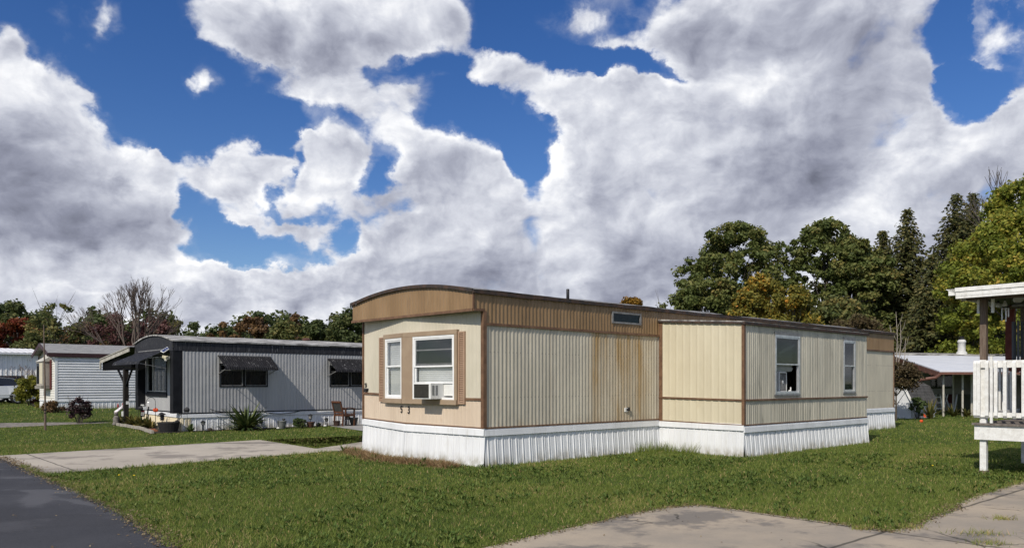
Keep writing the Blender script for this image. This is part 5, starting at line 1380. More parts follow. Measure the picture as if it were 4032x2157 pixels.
# right hand wood edge
tree('oak_tree', 'broad dark green oak with a rounded crown rising over the beige roof', 'tree', GT(1850, 62), HT(560, 62), 5.5, .3, 430, 100, .135, L_oak, 11, back, rmin=.45, rmax=.85, dome=.4, inner=.5)
tree('oak_tree', 'tall oak with two separate tops between the rounded oak and the spruces', 'tree', GT(2080, 60), HT(550, 60), 4.5, .3, 360, 100, .13, L_oak, 12, back, rmin=.4, rmax=.8, dome=.35, inner=.5)
tree('oak_tree', 'lower dark oak at the left foot of the rounded oak', 'tree', GT(1775, 58), HT(690, 58), 3.3, .2, 170, 130, .13, L_oak, 13, back, rmin=.4, rmax=.75, inner=.5)
tree('oak_tree', 'dark green oak standing close to the left side of the first spruce', 'tree', GT(2165, 57), HT(600, 57), 3.0, .3, 190, 130, .13, L_oak, 14, back, rmin=.4, rmax=.75, inner=.5)
tree('maple_tree', 'golden green maple with a pointed top above the built-on room roof', 'tree', GT(1915, 47), HT(690, 47), 2.1, .3, 120, 150, .10, L_maple, 21, back, rmin=.45, rmax=.8, dome=.3)
tree('maple_tree', 'golden maple with orange topmost leaves, right of the pointed golden maple', 'tree', GT(2000, 45), HT(712, 45), 1.6, .3, 90, 150, .095, L_maple, 22, back, rmin=.4, rmax=.7, dome=.35)
tree('young_tree', 'leafy green young tree between the golden maples and the spruces', 'tree', GT(2110, 48), HT(745, 48), 2.6, .4, 56, 140, .13, L_mix, 23, back, rmin=.5, rmax=.9)
tree('smoke_bush', 'rounded smoky brown bush behind the far end of the beige roof', 'bush', GT(2150, 43), HT(786, 43), 2.15, .2, 60, 260, .07, L_smoke, 24, rmin=.5, rmax=.8, shell=.3)
sg = 'spruces at the wood edge'
spruce('spruce with a bare gap-toothed top, tallest of the middle spruces', GT(2282, 58), HT(526, 58), 4.0, 31, sg)
spruce('shorter spruce leaning on the left flank of the gap-toothed spruce', GT(2222, 60), HT(580, 60), 3.3, 32, sg)
spruce('tallest dark spruce left of the bright yellow green maple', GT(2405, 60), HT(484, 60), 4.8, 33, sg)
spruce('spruce peeking out just right of the tallest spruce', GT(2447, 62), HT(483, 62), 4.0, 34, sg)
spruce('bushy spruce filling the gap between the two tall spruces', GT(2345, 54), HT(640, 54), 3.8, 35, sg)
spruce('low spruce with drooping boughs behind the white carport roof', GT(2330, 50), HT(720, 50), 3.2, 36, sg)
tree('maple_tree', 'large yellow green maple behind the porch roof', 'tree', GT(2560, 46), HT(530, 46), 4.7, .3, 300, 160, .11, L_lime, 41, back, rmin=.55, rmax=1.0, dome=.3)
tree('maple_tree', 'tall maple with yellowing leaves high above the white porch roof', 'tree', GT(2590, 50), HT(432, 50), 3.1, 3, 140, 150, .12, L_lime, 42, back, rmin=.5, rmax=.9, dome=.55)
tree('maple_tree', 'low bright maple branches seen between the chimney and the porch post', 'tree', GT(2450, 47), HT(800, 47), 1.6, .3, 42, 160, .11, L_lime, 43, back, rmin=.45, rmax=.75)
bt = thing('dead_tree', 'leafless grey branches sticking out above the yellowing maple', 'tree', GT(2600, 56), 0)
b = MB(); bare_tree(b, (0, 0, 0), HT(418, 56) * 1.12, .22, np.random.default_rng(5), 6, .45); b.build('branches', bark, bt, True)
sn = thing('dead_tree', 'thin pale dead birch with forked bare stems behind the far end of the beige home', 'tree', GT(2255, 40), 0)
g = np.random.default_rng(3); b = MB()
for (dx, hh) in ((0, 5.3), (.15, 4.9), (-.2, 4.6), (.32, 3.9)):
    b.tube([(dx * .2, 0, 0), (dx * .5, 0, hh * .45), (dx * 1.2 + .05, 0, hh * .75), (dx * 1.6, .05, hh)], [.04, .032, .02, .006], 6)
    for k in range(4):
        z_ = hh * (.5 + .11 * k); b.tube([(dx, 0, z_), (dx + .25 * (1 if k % 2 else -1), 0, z_ + .45), (dx + .32 * (1 if k % 2 else -1), 0, z_ + .8)], [.013, .008, .003], 4)
b.build('stem', pale_bark, sn, True)
for k, (dx, hh) in enumerate(((-.5, 1.9), (.8, 2.4))):
    pass
wb = tree('weeping_shrub', 'dark drooping shrub leaning over the small white shed', 'bush', GT(2254, 32.2), 2.62, .95, 1.25, 34, 240, .05, L_smoke, 51, rmin=.3, rmax=.5, shell=.2)
# left hand and centre background, named by what sets each apart
lt = 'trees beyond the left hand homes'
tree('dark_tree', 'dark green tree standing highest behind the red tree', 'tree', GT(30, 88), HT(766, 88), 4.2, 1, 55, 150, .22, L_dark, 61, lt, rmin=.8, rmax=1.4)
tree('dark_tree', 'second dark green crown between the red tree and the sparse olive tree', 'tree', GT(100, 92), HT(778, 92), 3.2, 1, 40, 150, .22, L_dark, 62, lt, rmin=.8, rmax=1.3)
tree('red_tree', 'bushy red orange tree above the white metal building', 'tree', GT(45, 72), HT(808, 72), 2.8, .3, 46, 150, .15, L_red, 63, lt, rmin=.6, rmax=1.0)
tree('sparse_tree', 'sparse olive tree with upright sprigs behind the thin pole', 'tree', GT(140, 64), HT(766, 64), 2.5, .5, 70, 60, .12, L_mix, 64, lt, rmin=.35, rmax=.8, bare_tips=8, shell=.2)
tree('brush', 'brown green brush left of the leafless tree', 'bush', GT(215, 66), HT(818, 66), 2.6, .2, 50, 120, .12, L_brown, 65, lt, rmin=.6, rmax=.9, bare_tips=5, shell=.3)
tree('brush', 'low olive brush behind the white house roof', 'bush', GT(95, 68), HT(835, 68), 2.8, .2, 46, 120, .13, L_mix, 66, lt, rmin=.6, rmax=.9)
tree('maroon_tree', 'maroon leaved tree around the foot of the leafless tree', 'tree', GT(300, 64), HT(795, 64), 2.6, .2, 60, 110, .10, L_maroon, 67, lt, rmin=.5, rmax=.9, bare_tips=5, shell=.3)
tree('maroon_tree', 'dusky red tree right of the leafless tree', 'tree', GT(385, 66), HT(800, 66), 2.3, .2, 52, 120, .11, L_maroon, 68, lt, rmin=.5, rmax=.8, shell=.3)
tree('sparse_tree', 'small thin leaved tree above the arched end of the grey home', 'tree', GT(435, 70), HT(792, 70), 1.2, .6, 26, 70, .12, L_mix, 69, lt, rmin=.35, rmax=.6, bare_tips=4, shell=.2)
tree('dark_tree', 'dark brush behind the maroon trees', 'tree', GT(250, 90), HT(795, 90), 4.4, .2, 60, 130, .22, L_dark, 70, lt, rmin=.9, rmax=1.4)
tree('dark_tree', 'round dark green tree directly above the grey roof, first right of the sky gap', 'tree', GT(500, 76), HT(814, 76), 1.7, .3, 30, 170, .16, L_dark, 71, lt, rmin=.5, rmax=.8)
tree('russet_tree', 'low russet tree right of the round dark tree', 'tree', GT(560, 80), HT(815, 80), 2.2, .3, 32, 120, .16, L_brown, 72, lt, rmin=.5, rmax=.9, shell=.3)
tree('russet_tree', 'reddish brown tree with a rounded top above the middle of the grey roof', 'tree', GT(632, 80), HT(802, 80), 2.4, .3, 46, 140, .16, L_brown, 73, lt, rmin=.6, rmax=.9)
tree('yellowing_tree', 'yellow green tree left of the dark trees beside the brown brow', 'tree', GT(722, 76), HT(812, 76), 2.3, .3, 46, 140, .15, L_mix, 74, lt, rmin=.6, rmax=.9, bare_tips=2)
tree('russet_tree', 'slender russet tree poking above the yellow green tree', 'tree', GT(742, 84), HT(795, 84), 1.1, 2, 18, 110, .16, L_brown, 75, lt, rmin=.4, rmax=.6, bare_tips=3)
tree('dark_tree', 'dark green tree right of the yellow green tree', 'tree', GT(800, 84), HT(808, 84), 2.3, .3, 40, 160, .2, L_dark, 76, lt, rmin=.7, rmax=1.0)
tree('dark_tree', 'tallest dark green tree touching the left end of the brown brow', 'tree', GT(872, 80), HT(780, 80), 2.4, .3, 52, 170, .18, L_dark, 77, lt, rmin=.6, rmax=1.0)
tree('dark_tree', 'dark tree hidden low behind the russet trees', 'tree', GT(600, 95), HT(828, 95), 4.0, .2, 44, 120, .24, L_dark, 78, lt, rmin=.9, rmax=1.3)
tree('orange_tree', 'orange topped tree just above the beige roof line', 'tree', GT(1590, 78), HT(744, 78), 2.2, 1, 46, 160, .16, L_orange, 81, back, rmin=.6, rmax=.9)
tree('dark_tree', 'small dark green crown left of the orange tree over the beige roof', 'tree', GT(1540, 86), HT(748, 86), 1.4, 2, 20, 150, .18, L_dark, 82, back, rmin=.5, rmax=.7)
tree('sparse_tree', 'pale thin tree between the orange tree and the broad oak', 'tree', GT(1665, 74), HT(752, 74), 1.2, 1, 26, 70, .13, L_mix, 83, back, rmin=.4, rmax=.6, bare_tips=4, shell=.2)
bt = thing('leafless_tree', 'large leafless tree with fine spreading branches behind the grey home', 'tree', GT(322, 60), 0)
b = MB(); g = np.random.default_rng(12)
b.tube([(0, 0, -.1), (0, 0, 2.2)], [.22, .18], 8)
for (lx, ly, hh, r0) in ((.08, .05, 1.0, .13), (-.30, .1, .98, .11), (.42, -.1, .95, .11), (-.62, -.1, .86, .09), (.72, .1, .84, .09), (.1, .4, .9, .09)):
    bare_tree(b, (lx * .2, ly * .2, 1.9), (HT(700, 60) - 1.9) * 1.08 * hh, r0, g, 6, .36, .10, (lx, ly, 1))
b.build('branches', M('grey_twigs', (.085, .065, .055), (.13, .10, .085), 5, rough=.9), bt, True)
# far woods closing the view
g = np.random.default_rng(90); cs, rs = [], []
for k in range(1700):
    x_ = g.uniform(-100, 110); y_ = 108 + g.uniform(0, 16); v_ = 1288 + 1935 * x_ / y_
    top_ = 10.4 + 1.1 * math.sin(x_ * .31) + 1.0 * math.sin(x_ * .83 + 1) - (4.5 if 442 < v_ < 475 else 0)
    cs.append((x_, y_, top_ * g.random() ** .6)); rs.append(g.uniform(1.0, 1.8))
Vv, T = leaf_cloud(cs, rs, 60, .34, g); tag(leaf_mesh('far_woods', Vv, T, L_dark), 'dark far woods closing the view behind all homes', 'woods', kind='stuff')
g = np.random.default_rng(91); cs, rs = [], []
for k in range(150):
    x_ = g.uniform(15, 48); y_ = 64 + g.uniform(0, 5)
    cs.append((x_, y_, g.uniform(.4, 6.0))); rs.append(g.uniform(.9, 1.5))
Vv, T = leaf_cloud(cs, rs, 160, .2, g); tag(leaf_mesh('undergrowth', Vv, T, L_dark), 'dark undergrowth below the oaks and spruces', 'undergrowth', kind='stuff')

# shrubs by the white house
def shrub(name, label, at, w, h, mat, seed, n=26, per=70, leaf=.045, stems=14, smat=None, shell=.3):
    g = np.random.default_rng(seed); t = thing(name, label, 'shrub', at, 0)
    b = MB(); tips = []
    for k in range(stems):
        a = g.uniform(0, 6.28); q = g.random() ** .5
        tp_ = (math.cos(a) * w * .5 * q, math.sin(a) * w * .5 * q, h * g.uniform(.65, 1.05)); tips.append(tp_)
        b.tube([(tp_[0] * .15, tp_[1] * .15, -.03), (tp_[0] * .55, tp_[1] * .55, tp_[2] * .5), tp_], [.014, .010, .004], 4, False)
    b.build('stem', smat or bark, t)
    cs, rs = crown_pts(g, n, w * .42, w * .42, h * .18, h * .90, w * .13, w * .22, .5)
    Vv, T = leaf_cloud(cs, rs, per, leaf, g, shell=shell); leaf_mesh('foliage', Vv, T, mat, t); return t
L_yel = leaf_mat('yellow_green_leaves', [(0, (.07, .09, .012)), (.5, (.17, .17, .02)), (1, (.30, .26, .04))], .35)
L_gar = leaf_mat('garden_leaves', [(0, (.028, .050, .014)), (.5, (.060, .092, .026)), (1, (.13, .15, .05))], .2)
L_hosta = leaf_mat('hosta_leaves', [(0, (.035, .045, .012)), (.5, (.085, .085, .02)), (.85, (.16, .125, .03)), (1, (.26, .20, .07))], .2)
shrub('yellow_bush', 'yellow green leafy bush beside the parked white car', G(*z1(420, 1015)), 1.75, 1.75, L_yel, 101, 60, 110, .07)
shrub('purple_bush', 'dark purple leaved bush standing alone on the lawn by the white house', G(*z1(1078, 1186)), .88, 1.05, leaf_mat('purple_leaves', [(0, (.03, .012, .016)), (.6, (.06, .03, .035)), (1, (.10, .09, .08))], .2), 102, 30, 45, .05)
shrub('brown_bush', 'low brownish bush at the corner of the white house', G(*z1(745, 1112)), 1.05, .50, L_brown, 103, 26, 60, .045)
shrub('red_bush', 'low dark red plant between the yellow bush and the bay window', G(*z1(490, 1015)), .6, .35, leaf_mat('dark_red_leaves', [(0, (.05, .012, .010)), (1, (.13, .03, .02))], .2), 104, 14, 60, .04)
shrub('green_bush', 'small light green plant beside the thin pole', G(*z1(520, 1050)), .8, .25, L_yel, 105, 12, 50, .04)
tw = thing('twiggy_shrub', 'leafless twiggy shrub left of the white house bay window', 'shrub', AT(122, 1500, 50) * 1.0, 0); tw.location.z = .3
b = MB(); g = np.random.default_rng(8)
for k in range(5): bare_tree(b, (g.uniform(-.3, .3), g.uniform(-.2, .2), 0), g.uniform(2.2, 3.6), .03, g, 5, .7, .12)
b.build('branches', M('red_twigs', (.13, .08, .06), (.2, .14, .11), 5), tw)
Vv, T = leaf_cloud([tuple(v * q for v, q in zip(g.normal(size=3), (.9, .5, .6))) for _ in range(30)], [.18] * 30, 9, .035, g); o_ = leaf_mesh('foliage', Vv + np.array([0, 0, 2.2]), T, L_brown, tw)

# ------------------------------------------------------------------ garden of the grey home
mulch = M('dark_mulch', (.022, .018, .015), (.05, .04, .03), 25, rough=1.0, bmp=1.0, bscale=60)
bed1 = wob([tuple(G(*z2(*q))[:2]) for q in ((170, 975), (185, 995), (330, 1022), (430, 1047), (515, 1074), (640, 1066), (800, 1060))], .02, .4, 2)
bed1 += [tuple(lc(PQ, .1, .15)[:2]), tuple(lc(PQ, .1, 4.2)[:2]), tuple(lc(PQ, .3, 5.6)[:2])]
drape('garden_bed', bed1, .02, mulch, 'dark mulch bed in front of the grey home', 0)
bed2 = [tuple(lc(PQ, -.1, .05)[:2])] + wob([tuple(lc(PQ, -.1, -.28)[:2]), tuple(lc(PQ, 6.2, -.30)[:2])], .04, .3, 8) + [tuple(lc(PQ, 6.2, -.25)[:2]), tuple(lc(PQ, 6.2, .05)[:2])]
drape('garden_strip', bed2, .022, mulch, 'narrow mulch strip along the white skirting of the grey home', 0)
b = MB(); gg = random.Random(4)
ep = [G(*z2(*q)) for q in ((185, 992), (330, 1022), (430, 1047), (520, 1076))]
ed = thing('bed_edging', 'row of pale concrete edging pieces bordering the plant bed', 'edging', ep[0], 0)
for p, q in zip(ep[:-1], ep[1:]):
    n_ = max(1, int((q - p).length / .45))
    for k in range(n_):
        a_ = p.lerp(q, k / n_ + .01) - ep[0]; c_ = p.lerp(q, (k + 1) / n_ - .02) - ep[0]
        a_.z = c_.z = .045 + gg.uniform(-.01, .02); b.bar(a_, c_, .09, .10)
b.build('block', concrete_edge, ed, bevel=.01)

def blades(n, L, w, g, spread=.9, droop=.5, seg=4, lo=.1, tiltmin=.1):
    """arching strap leaves from one root"""
    Vv, T = [], []
    for k in range(n):
        a = g.uniform(0, 6.28); tilt = tiltmin + spread * g.random(); l_ = L * g.uniform(.55, 1.05); tn = g.random()
        p = np.array([math.cos(a), math.sin(a), 0]) * .06 * g.random(); pts = []
        ang = tilt * .8
        for s_ in range(seg + 1):
            pts.append(p.copy()); st = l_ / seg; p = p + np.array([math.cos(a) * math.sin(ang), math.sin(a) * math.sin(ang), math.cos(ang)]) * st; ang += droop * tilt / seg * 2
        sd = np.array([-math.sin(a), math.cos(a), 0])
        for s_ in range(seg):
            w0 = w * math.sin(math.pi * (.15 + .85 * s_ / seg)) * .9; w1 = w * math.sin(math.pi * min(1, .15 + .85 * (s_ + 1) / seg)) * .9
            Vv += [pts[s_] - sd * w0, pts[s_] + sd * w0, pts[s_ + 1] + sd * w1, pts[s_ + 1] - sd * w1]; T.append(tn)
    V_ = np.array(Vv); V_[:, 2] = np.maximum(V_[:, 2], .01)
    return V_, np.array(T)
g = np.random.default_rng(33)
lp = thing('strap_leaf_plant', 'big clump of dark green strap leaves against the white skirting', 'plant', lc(PQ, 1.95, -.52) , 0); lp.scale = (1.32, 1.1, 1.12)
Vv, T = blades(210, 1.02, .034, g, 1.25, .30, 5, tiltmin=.5); leaf_mesh('foliage', Vv, T, L_gar, lp)
Vv, T = blades(26, .6, .03, g, 1.0, .6, 4, tiltmin=.9); leaf_mesh('withered_leaves', Vv, T, leaf_mat('withered', [(0, (.25, .22, .06)), (1, (.42, .38, .18))]), lp)
hg = 'hostas in the front bed'
for k, (zx, zy, L_, lab) in enumerate(((225, 985, .34, 'leftmost hosta beside the stone figure'), (290, 990, .40, 'hosta with pale leaf tips at the foot of the porch post'), (355, 1000, .42, 'yellowing hosta left of the dark notice sign'), (420, 1012, .42, 'hosta below the dark notice sign'), (490, 1022, .38, 'hosta nearest to the brick by the black tub'))):
    q = G(*z2(zx, zy)); t = thing('hosta', lab, 'plant', q, 0, hg); g = np.random.default_rng(200 + k)
    Vv, T = blades(60, L_ * 1.25, .06, g, 1.0, .6, 4, tiltmin=.3); leaf_mesh('foliage', Vv, T, L_hosta, t)
def fern(px, py, L_, lab, seed):
    q = G(*z6(px, py)); t = thing('fern', lab, 'plant', q, 0, 'ferns along the carport'); g = np.random.default_rng(seed)
    Vv, T = blades(40, L_, .05, g, 1.1, .55, 4); leaf_mesh('foliage', Vv, T, L_hosta, t)
fern(560, 1268, 1.0, 'largest fern beside the shed corner', 301); fern(870, 1240, .65, 'fern between the carport posts', 302); fern(1055, 1240, .5, 'small yellowing fern near the porch railing', 303); fern(1165, 1215, .5, 'fern partly hidden by the porch railing', 304)
shrub('small_bush', 'small dark bush against the white shed wall', G(*z6(395, 1272)), .7, 1.0, L_gar, 106, 22, 70, .05)
g = np.random.default_rng(41)
sp = thing('small_plant', 'small dark leafy plant near the corner of the grey home', 'plant', G(*z2(865, 1054)), 0); Vv, T = blades(22, .33, .04, g, .9, .5, 3); leaf_mesh('foliage', Vv, T, L_gar, sp)
shrub('round_bush', 'rounded green flowering bush between the bucket and the brown pot', G(*z2(1872, 1020)), .56, .34, L_gar, 107, 24, 60, .03)
shrub('small_bush', 'tiny dark plant between the brown pot and the tilted lantern', G(*z2(2040, 1008)), .2, .16, L_gar, 108, 10, 40, .025)

# lanterns
def lantern(at, h, label, tilt=0.0):
    t = thing('solar_lantern', label, 'lantern', at, 0, 'solar lanterns along the grey home'); t.rotation_euler = (0, tilt, .4)
    b = MB(); b.tube([(0, 0, -.03), (0, 0, h * .62)], .014, 6); b.build('stake', dark_metal, t)
    z0 = h * .60
    b = MB(); b.lathe([(.02, z0), (.045, z0 + .015), (.062, h - .05)], (0, 0, 0), 8); gl_ = b.build('lamp_glass', M('lantern_glass', (.45, .44, .40), rough=.25) if 'lantern_glass' not in bpy.data.materials else bpy.data.materials['lantern_glass'], t)
    b = MB()
    for k in range(6):
        a = k * math.pi / 3; b.bar((math.cos(a) * .046, math.sin(a) * .046, z0), (math.cos(a) * .066, math.sin(a) * .066, h - .045), .012)
    b.lathe([(.05, z0 - .01), (.05, z0 + .012)], (0, 0, 0), 8); b.build('cage', dark_metal, t)
    b = MB(); b.lathe([(.095, h - .05), (.085, h - .04), (.03, h - .01), (.012, h)], (0, 0, 0), 10); b.build('cap', dark_metal, t)
lantern(G(*z2(745, 1056)), .40, 'lantern right of the black tub with a wide glass head'); lantern(G(*z2(982, 1048)), .36, 'lantern left of the wire hoops')
lantern(G(*z2(1518, 1029)), .35, 'lantern at the right edge of the strap leaf plant'); lantern(G(*z2(1972, 1013)) + Vector((0, 0, .02)), .47, 'lantern standing up out of the brown pot')
lantern(G(*z2(2130, 1003)), .33, 'tilted lantern left of the wooden chair', -.16); lantern(G(*z2(2322, 997)) + Vector((0, 0, .016)), .36, 'lantern seen behind the chair legs')
t = thing('pagoda_lantern', 'tiered black pagoda lantern standing in the black tub', 'lantern', G(*z2(590, 1050)) + Vector((0, .12, 0)), 0)
b = MB(); b.tube([(0, 0, .1), (0, 0, .42)], .016, 6); b.build('stake', dark_metal, t)
b = MB(); b.lathe([(.07, .36), (.055, .38), (.05, .40), (.085, .42), (.06, .44), (.055, .47), (.10, .49), (.07, .505), (.06, .53), (.135, .55), (.06, .60), (.015, .62)], (0, 0, 0), 10); b.build('roof', dark_metal, t)
# tub, pots, bucket
def pot(name, label, at, r0, r1, h, mat, sx=1, sy=1, rim=.012, soil=True):
    t = thing(name, label, name.split('_')[-1], at, .3)
    b = MB(); b.lathe([(r0, 0), (r1, h - .03), (r1 + rim, h - .03), (r1 + rim, h), (r1 - .015, h), (r1 - .02, h - .05)], (0, 0, .01), 20, sx, sy, cap=True); b.build('body', mat, t, False)
    return t
pot('black_tub', 'wide oval black tub at the corner of the plant bed', G(*z2(640, 1060)) + Vector((0, .2, 0)), .26, .345, .32, M('black_plastic', (.02, .02, .021), (.03, .03, .03), 5, (1, 1, 6), rough=.5), 1.0, .75)
pot('metal_bucket', 'galvanised grey bucket right of the strap leaf plant', G(*z2(1707, 1025)) + Vector((0, .02, 0)), .115, .155, .27, M('galvanised', (.23, .24, .23), (.14, .145, .14), 5, rough=.5, metal=.3))
t = thing('lantern_head', 'broken lantern head lying on the rim of the grey bucket', 'lantern', G(*z2(1725, 1025)) + Vector((0, .02, .29)), 0); b = MB(); b.lathe([(.03, 0), (.05, .03), (.07, .04), (.06, .06), (.02, .075)], (0, 0, 0), 10); b.build('head', dark_metal, t)
pot('brown_pot', 'brown pot holding a lantern', G(*z2(1973, 1015)) + Vector((0, 0, 0)), .10, .135, .2, M('brown_pot', (.09, .045, .03), (.06, .03, .02), 6))
pot('dark_pot', 'round dark pot just left of the chair legs', G(*z2(2213, 1003)) + Vector((0, 0, .016)), .10, .12, .18, M('dark_brown_pot', (.035, .02, .015), (.06, .035, .025), 6))
pot('white_pot', 'small white pot behind the chair', G(*z2(2272, 999)) + Vector((0, 0, .016)), .07, .09, .2, plastic_white)
pt = pot('dark_pot', 'tapered black pot with thin stems right of the chair', G(*z2(2370, 997)) + Vector((0, 0, .016)), .10, .165, .28, M('charcoal_pot', (.028, .03, .028), (.045, .048, .045), 6))
b = MB(); g = np.random.default_rng(6)
for k in range(9): b.tube([(0, 0, .24), (g.uniform(-.05, .05), g.uniform(-.05, .05), .36), (g.uniform(-.12, .12), g.uniform(-.1, .1), g.uniform(.4, .52))], .004, 4, False)
b.build('dry_stem', wood_brown, pt)
t = thing('brick', 'broken red brick pieces left of the black tub', 'brick', G(*z2(522, 1052)), .3)
b = MB(); b.box(-.14, .08, -.06, .06, .0, .10); b.box(-.02, .16, -.16, -.06, 0, .07); b.build('body', terracotta, t, bevel=.01)
t = thing('stone_figure', 'small dark stone garden figure at the left end of the plant bed', 'statue', G(*z2(182, 992)), 0)
b = MB(); b.lathe([(.12, 0), (.14, .06), (.10, .12), (.115, .22), (.085, .32), (.05, .36)], (0, 0, 0), 12); b.ball((0, 0, .42), .075, 10, 8); b.ball((.03, -.05, .25), .05, 8, 6); b.build('body', stone_mat, t, True)
for k, (zx, zy, r_, lab) in enumerate(((228, 955, .11, 'dark rock right of the stone figure'), (205, 990, .07, 'small rock in front of the stone figure'), (1040, 1050, .09, 'black lump of rock under the wire hoops'), (1070, 1050, .06, 'smaller black rock right of the lump under the hoops'))):
    t = thing('rock', lab, 'rock', G(*z2(zx, zy)) + Vector((0, .05, 0)), k); b = MB(); b.ball((0, 0, r_ * .5), r_, 9, 6, (1.2, .9, .7)); o_ = b.build('body', stone_mat if k < 2 else mulch, t)
    for v_ in o_.data.vertices: v_.co *= 1 + .14 * math.sin(v_.co.x * 41 + v_.co.z * 57 + k)
for k, (zx, zy, lab) in enumerate(((1675, 1026, 'white stone beside the grey bucket'), (2108, 1004, 'white stone at the foot of the tilted lantern'))):
    t = thing('white_stone', lab, 'stone', G(*z2(zx, zy)), 0); b = MB(); b.ball((0, 0, .03), .05, 9, 6, (1.3, 1, .7)); b.build('body', plastic_white, t, True)
t = thing('wire_hoops', 'thin wire hoop plant support left of the strap leaf plant', 'plant support', lc(PQ, .95, -.22), ROT)
b = MB()
for k in range(4):
    rr = .22 - .02 * k; b.tube([(.12 * k + rr * math.cos(a), -.06 * (k % 2), .03 + rr * 1.25 * math.sin(a)) for a in np.linspace(0, math.pi, 14)], .0045, 5, False)
b.build('wire', grey_frame, t)
# garden stakes
def stake(name, label, cat, zx, zy, ztop, build, group=None, lean=(0, 0)):
    q = G(*z2(zx, zy)); top = EYE + (HZ - z2(zx, ztop)[1]) / F * q.y
    t = thing(name, label, cat, q, 0, group)
    b = MB(); b.tube([(0, 0, -.03), (lean[0], lean[1], top - q.z)], .006, 5, True); b.build('rod', dark_metal, t)
    build(t, Vector((lean[0], lean[1], top - q.z))); return t
def pumpkin(mat, r_):
    def f(t, p):
        b = MB()
        for k in range(7):
            a = k * 2 * math.pi / 7; b.ball((p.x + math.cos(a) * r_ * .45, p.y + math.sin(a) * r_ * .2, p.z), r_ * .62, 8, 6, (1, .6, 1.25))
        b.build('pumpkin', mat, t, True); b = MB(); b.tube([p + Vector((0, 0, r_ * .7)), p + Vector((.01, 0, r_ * 1.05))], .012, 5); b.build('stalk', dark_metal, t)
    return f
stake('pumpkin_stake', 'black pumpkin cutout on a rod in front of the grey side wall', 'garden stake', 848, 1056, 850, pumpkin(dark_metal, .095), 'pumpkin stakes', (-.06, 0))
stake('pumpkin_stake', 'black pumpkin on a rod left of the notice sign', 'garden stake', 420, 1014, 835, pumpkin(dark_metal, .085), 'pumpkin stakes', (-.05, 0))
stake('pumpkin_stake', 'bright orange pumpkin on a rod above the brick', 'garden stake', 545, 1040, 852, pumpkin(orange_plastic, .085), 'pumpkin stakes')
def flame(t, p): b = MB(); b.lathe([(.004, -.09), (.028, -.05), (.035, 0), (.02, .06), (.003, .11)], p, 8, 1, .5); b.build('glass_flame', M('red_glass', (.30, .03, .03), rough=.2) if 'red_glass' not in bpy.data.materials else bpy.data.materials['red_glass'], t, True)
stake('glass_stake', 'red glass flame stake furthest from the porch post', 'garden stake', 198, 985, 812, flame, 'red glass stakes')
stake('glass_stake', 'red glass flame stake next to the porch post', 'garden stake', 243, 985, 805, flame, 'red glass stakes')
def hook(zx, zy, ztop, reach, label, lantern_=True):
    q = G(*z2(zx, zy)); h = EYE + (HZ - z2(zx, ztop)[1]) / F * q.y - q.z
    t = thing('shepherd_hook', label, 'plant hook', q, 0, 'shepherd hooks in the plant bed')
    b = MB(); r_ = abs(reach) / 2; s_ = 1 if reach > 0 else -1
    pts = [(0, 0, -.03), (0, 0, h - r_)] + [(s_ * (r_ - r_ * math.cos(a)), 0, h - r_ + r_ * math.sin(a)) for a in np.linspace(.3, math.pi, 9)] + [(reach, 0, h - r_ - .04), (reach + s_ * .04, 0, h - r_ - .06), (reach + s_ * .07, 0, h - r_ - .02)]
    b.tube(pts, .008, 6); b.build('rod', dark_metal, t)
    return q + Vector((reach + s_ * .04, 0, h - r_ - .07))
hk = hook(543, 1045, 735, -.30, 'taller shepherd hook in front of the grey front panel'); hk2 = hook(385, 1008, 690, -.34, 'shepherd hook in front of the black corner panel'); hook(622, 1040, 873, -.17, 'short shepherd hook behind the black tub')
crys = M('clear_plastic', (.62, .63, .64), (.45, .46, .47), 20, rough=.2, spec=.7)
for p_, lab in ((hk, 'clear cube light hanging from the taller shepherd hook'), (hk2, 'clear cube light hanging beside the porch post')):
    t = thing('cube_light', lab, 'light', p_, .5, 'hanging cube lights'); b = MB(); b.tube([(0, 0, 0.01), (0, 0, -.06)], .003, 4); b.box(-.03, .03, -.03, .03, -.075, -.06); b.build('cap', dark_metal, t); b = MB(); b.box(-.055, .055, -.055, .055, -.19, -.076); b.build('cube', crys, t, bevel=.008)
t = thing('slanted_light', 'clear square light on a black slanted rod beside the notice sign', 'light', G(*z2(440, 1010)), 0)
b = MB(); b.tube([(0, 0, 0), (.16, 0, .78)], .012, 6); b.build('rod', dark_metal, t); b = MB(); b.obox = None
b.box(.11, .25, -.02, .02, .74, .90); b.build('panel', crys, t, bevel=.008)
# notice sign with small lettering rows
q = G(*z2(425, 1013)); t = thing('notice_sign', 'dark notice sign with rows of white and red lettering in the plant bed', 'sign', q, -.25)
zt_ = EYE + (HZ - z2(0, 785)[1]) / F * q.y; zb_ = EYE + (HZ - z2(0, 912)[1]) / F * q.y
b = MB(); b.box(-.085, .085, -.006, .006, zb_, zt_); sb_ = b.build('board', black_panel, t)
b = MB(); b.tube([(-.05, .01, -.02), (-.05, .01, zt_ - .1)], .006, 5); b.tube([(.05, .01, -.02), (.05, .01, zt_ - .1)], .006, 5); b.build('leg', dark_metal, t)
gg = random.Random(9); b = MB(); c = MB()
for r_, (zz, hh, m_) in enumerate(((.06, .05, b), (.13, .03, b), (.20, .07, c), (.30, .03, c), (.35, .022, b), (.39, .022, b), (.43, .022, b))):
    x_ = -.07
    while x_ < .06:
        w_ = gg.uniform(.012, .03); z_ = zt_ - zz * (zt_ - zb_) / .5
        m_.box(x_, min(.072, x_ + w_), -.009, -.0062, z_ - hh * .8, z_); x_ += w_ + .006
b.build('lettering', plastic_white, sb_); c.build('lettering', M('red_ink', (.45, .05, .05), rough=.6), sb_)
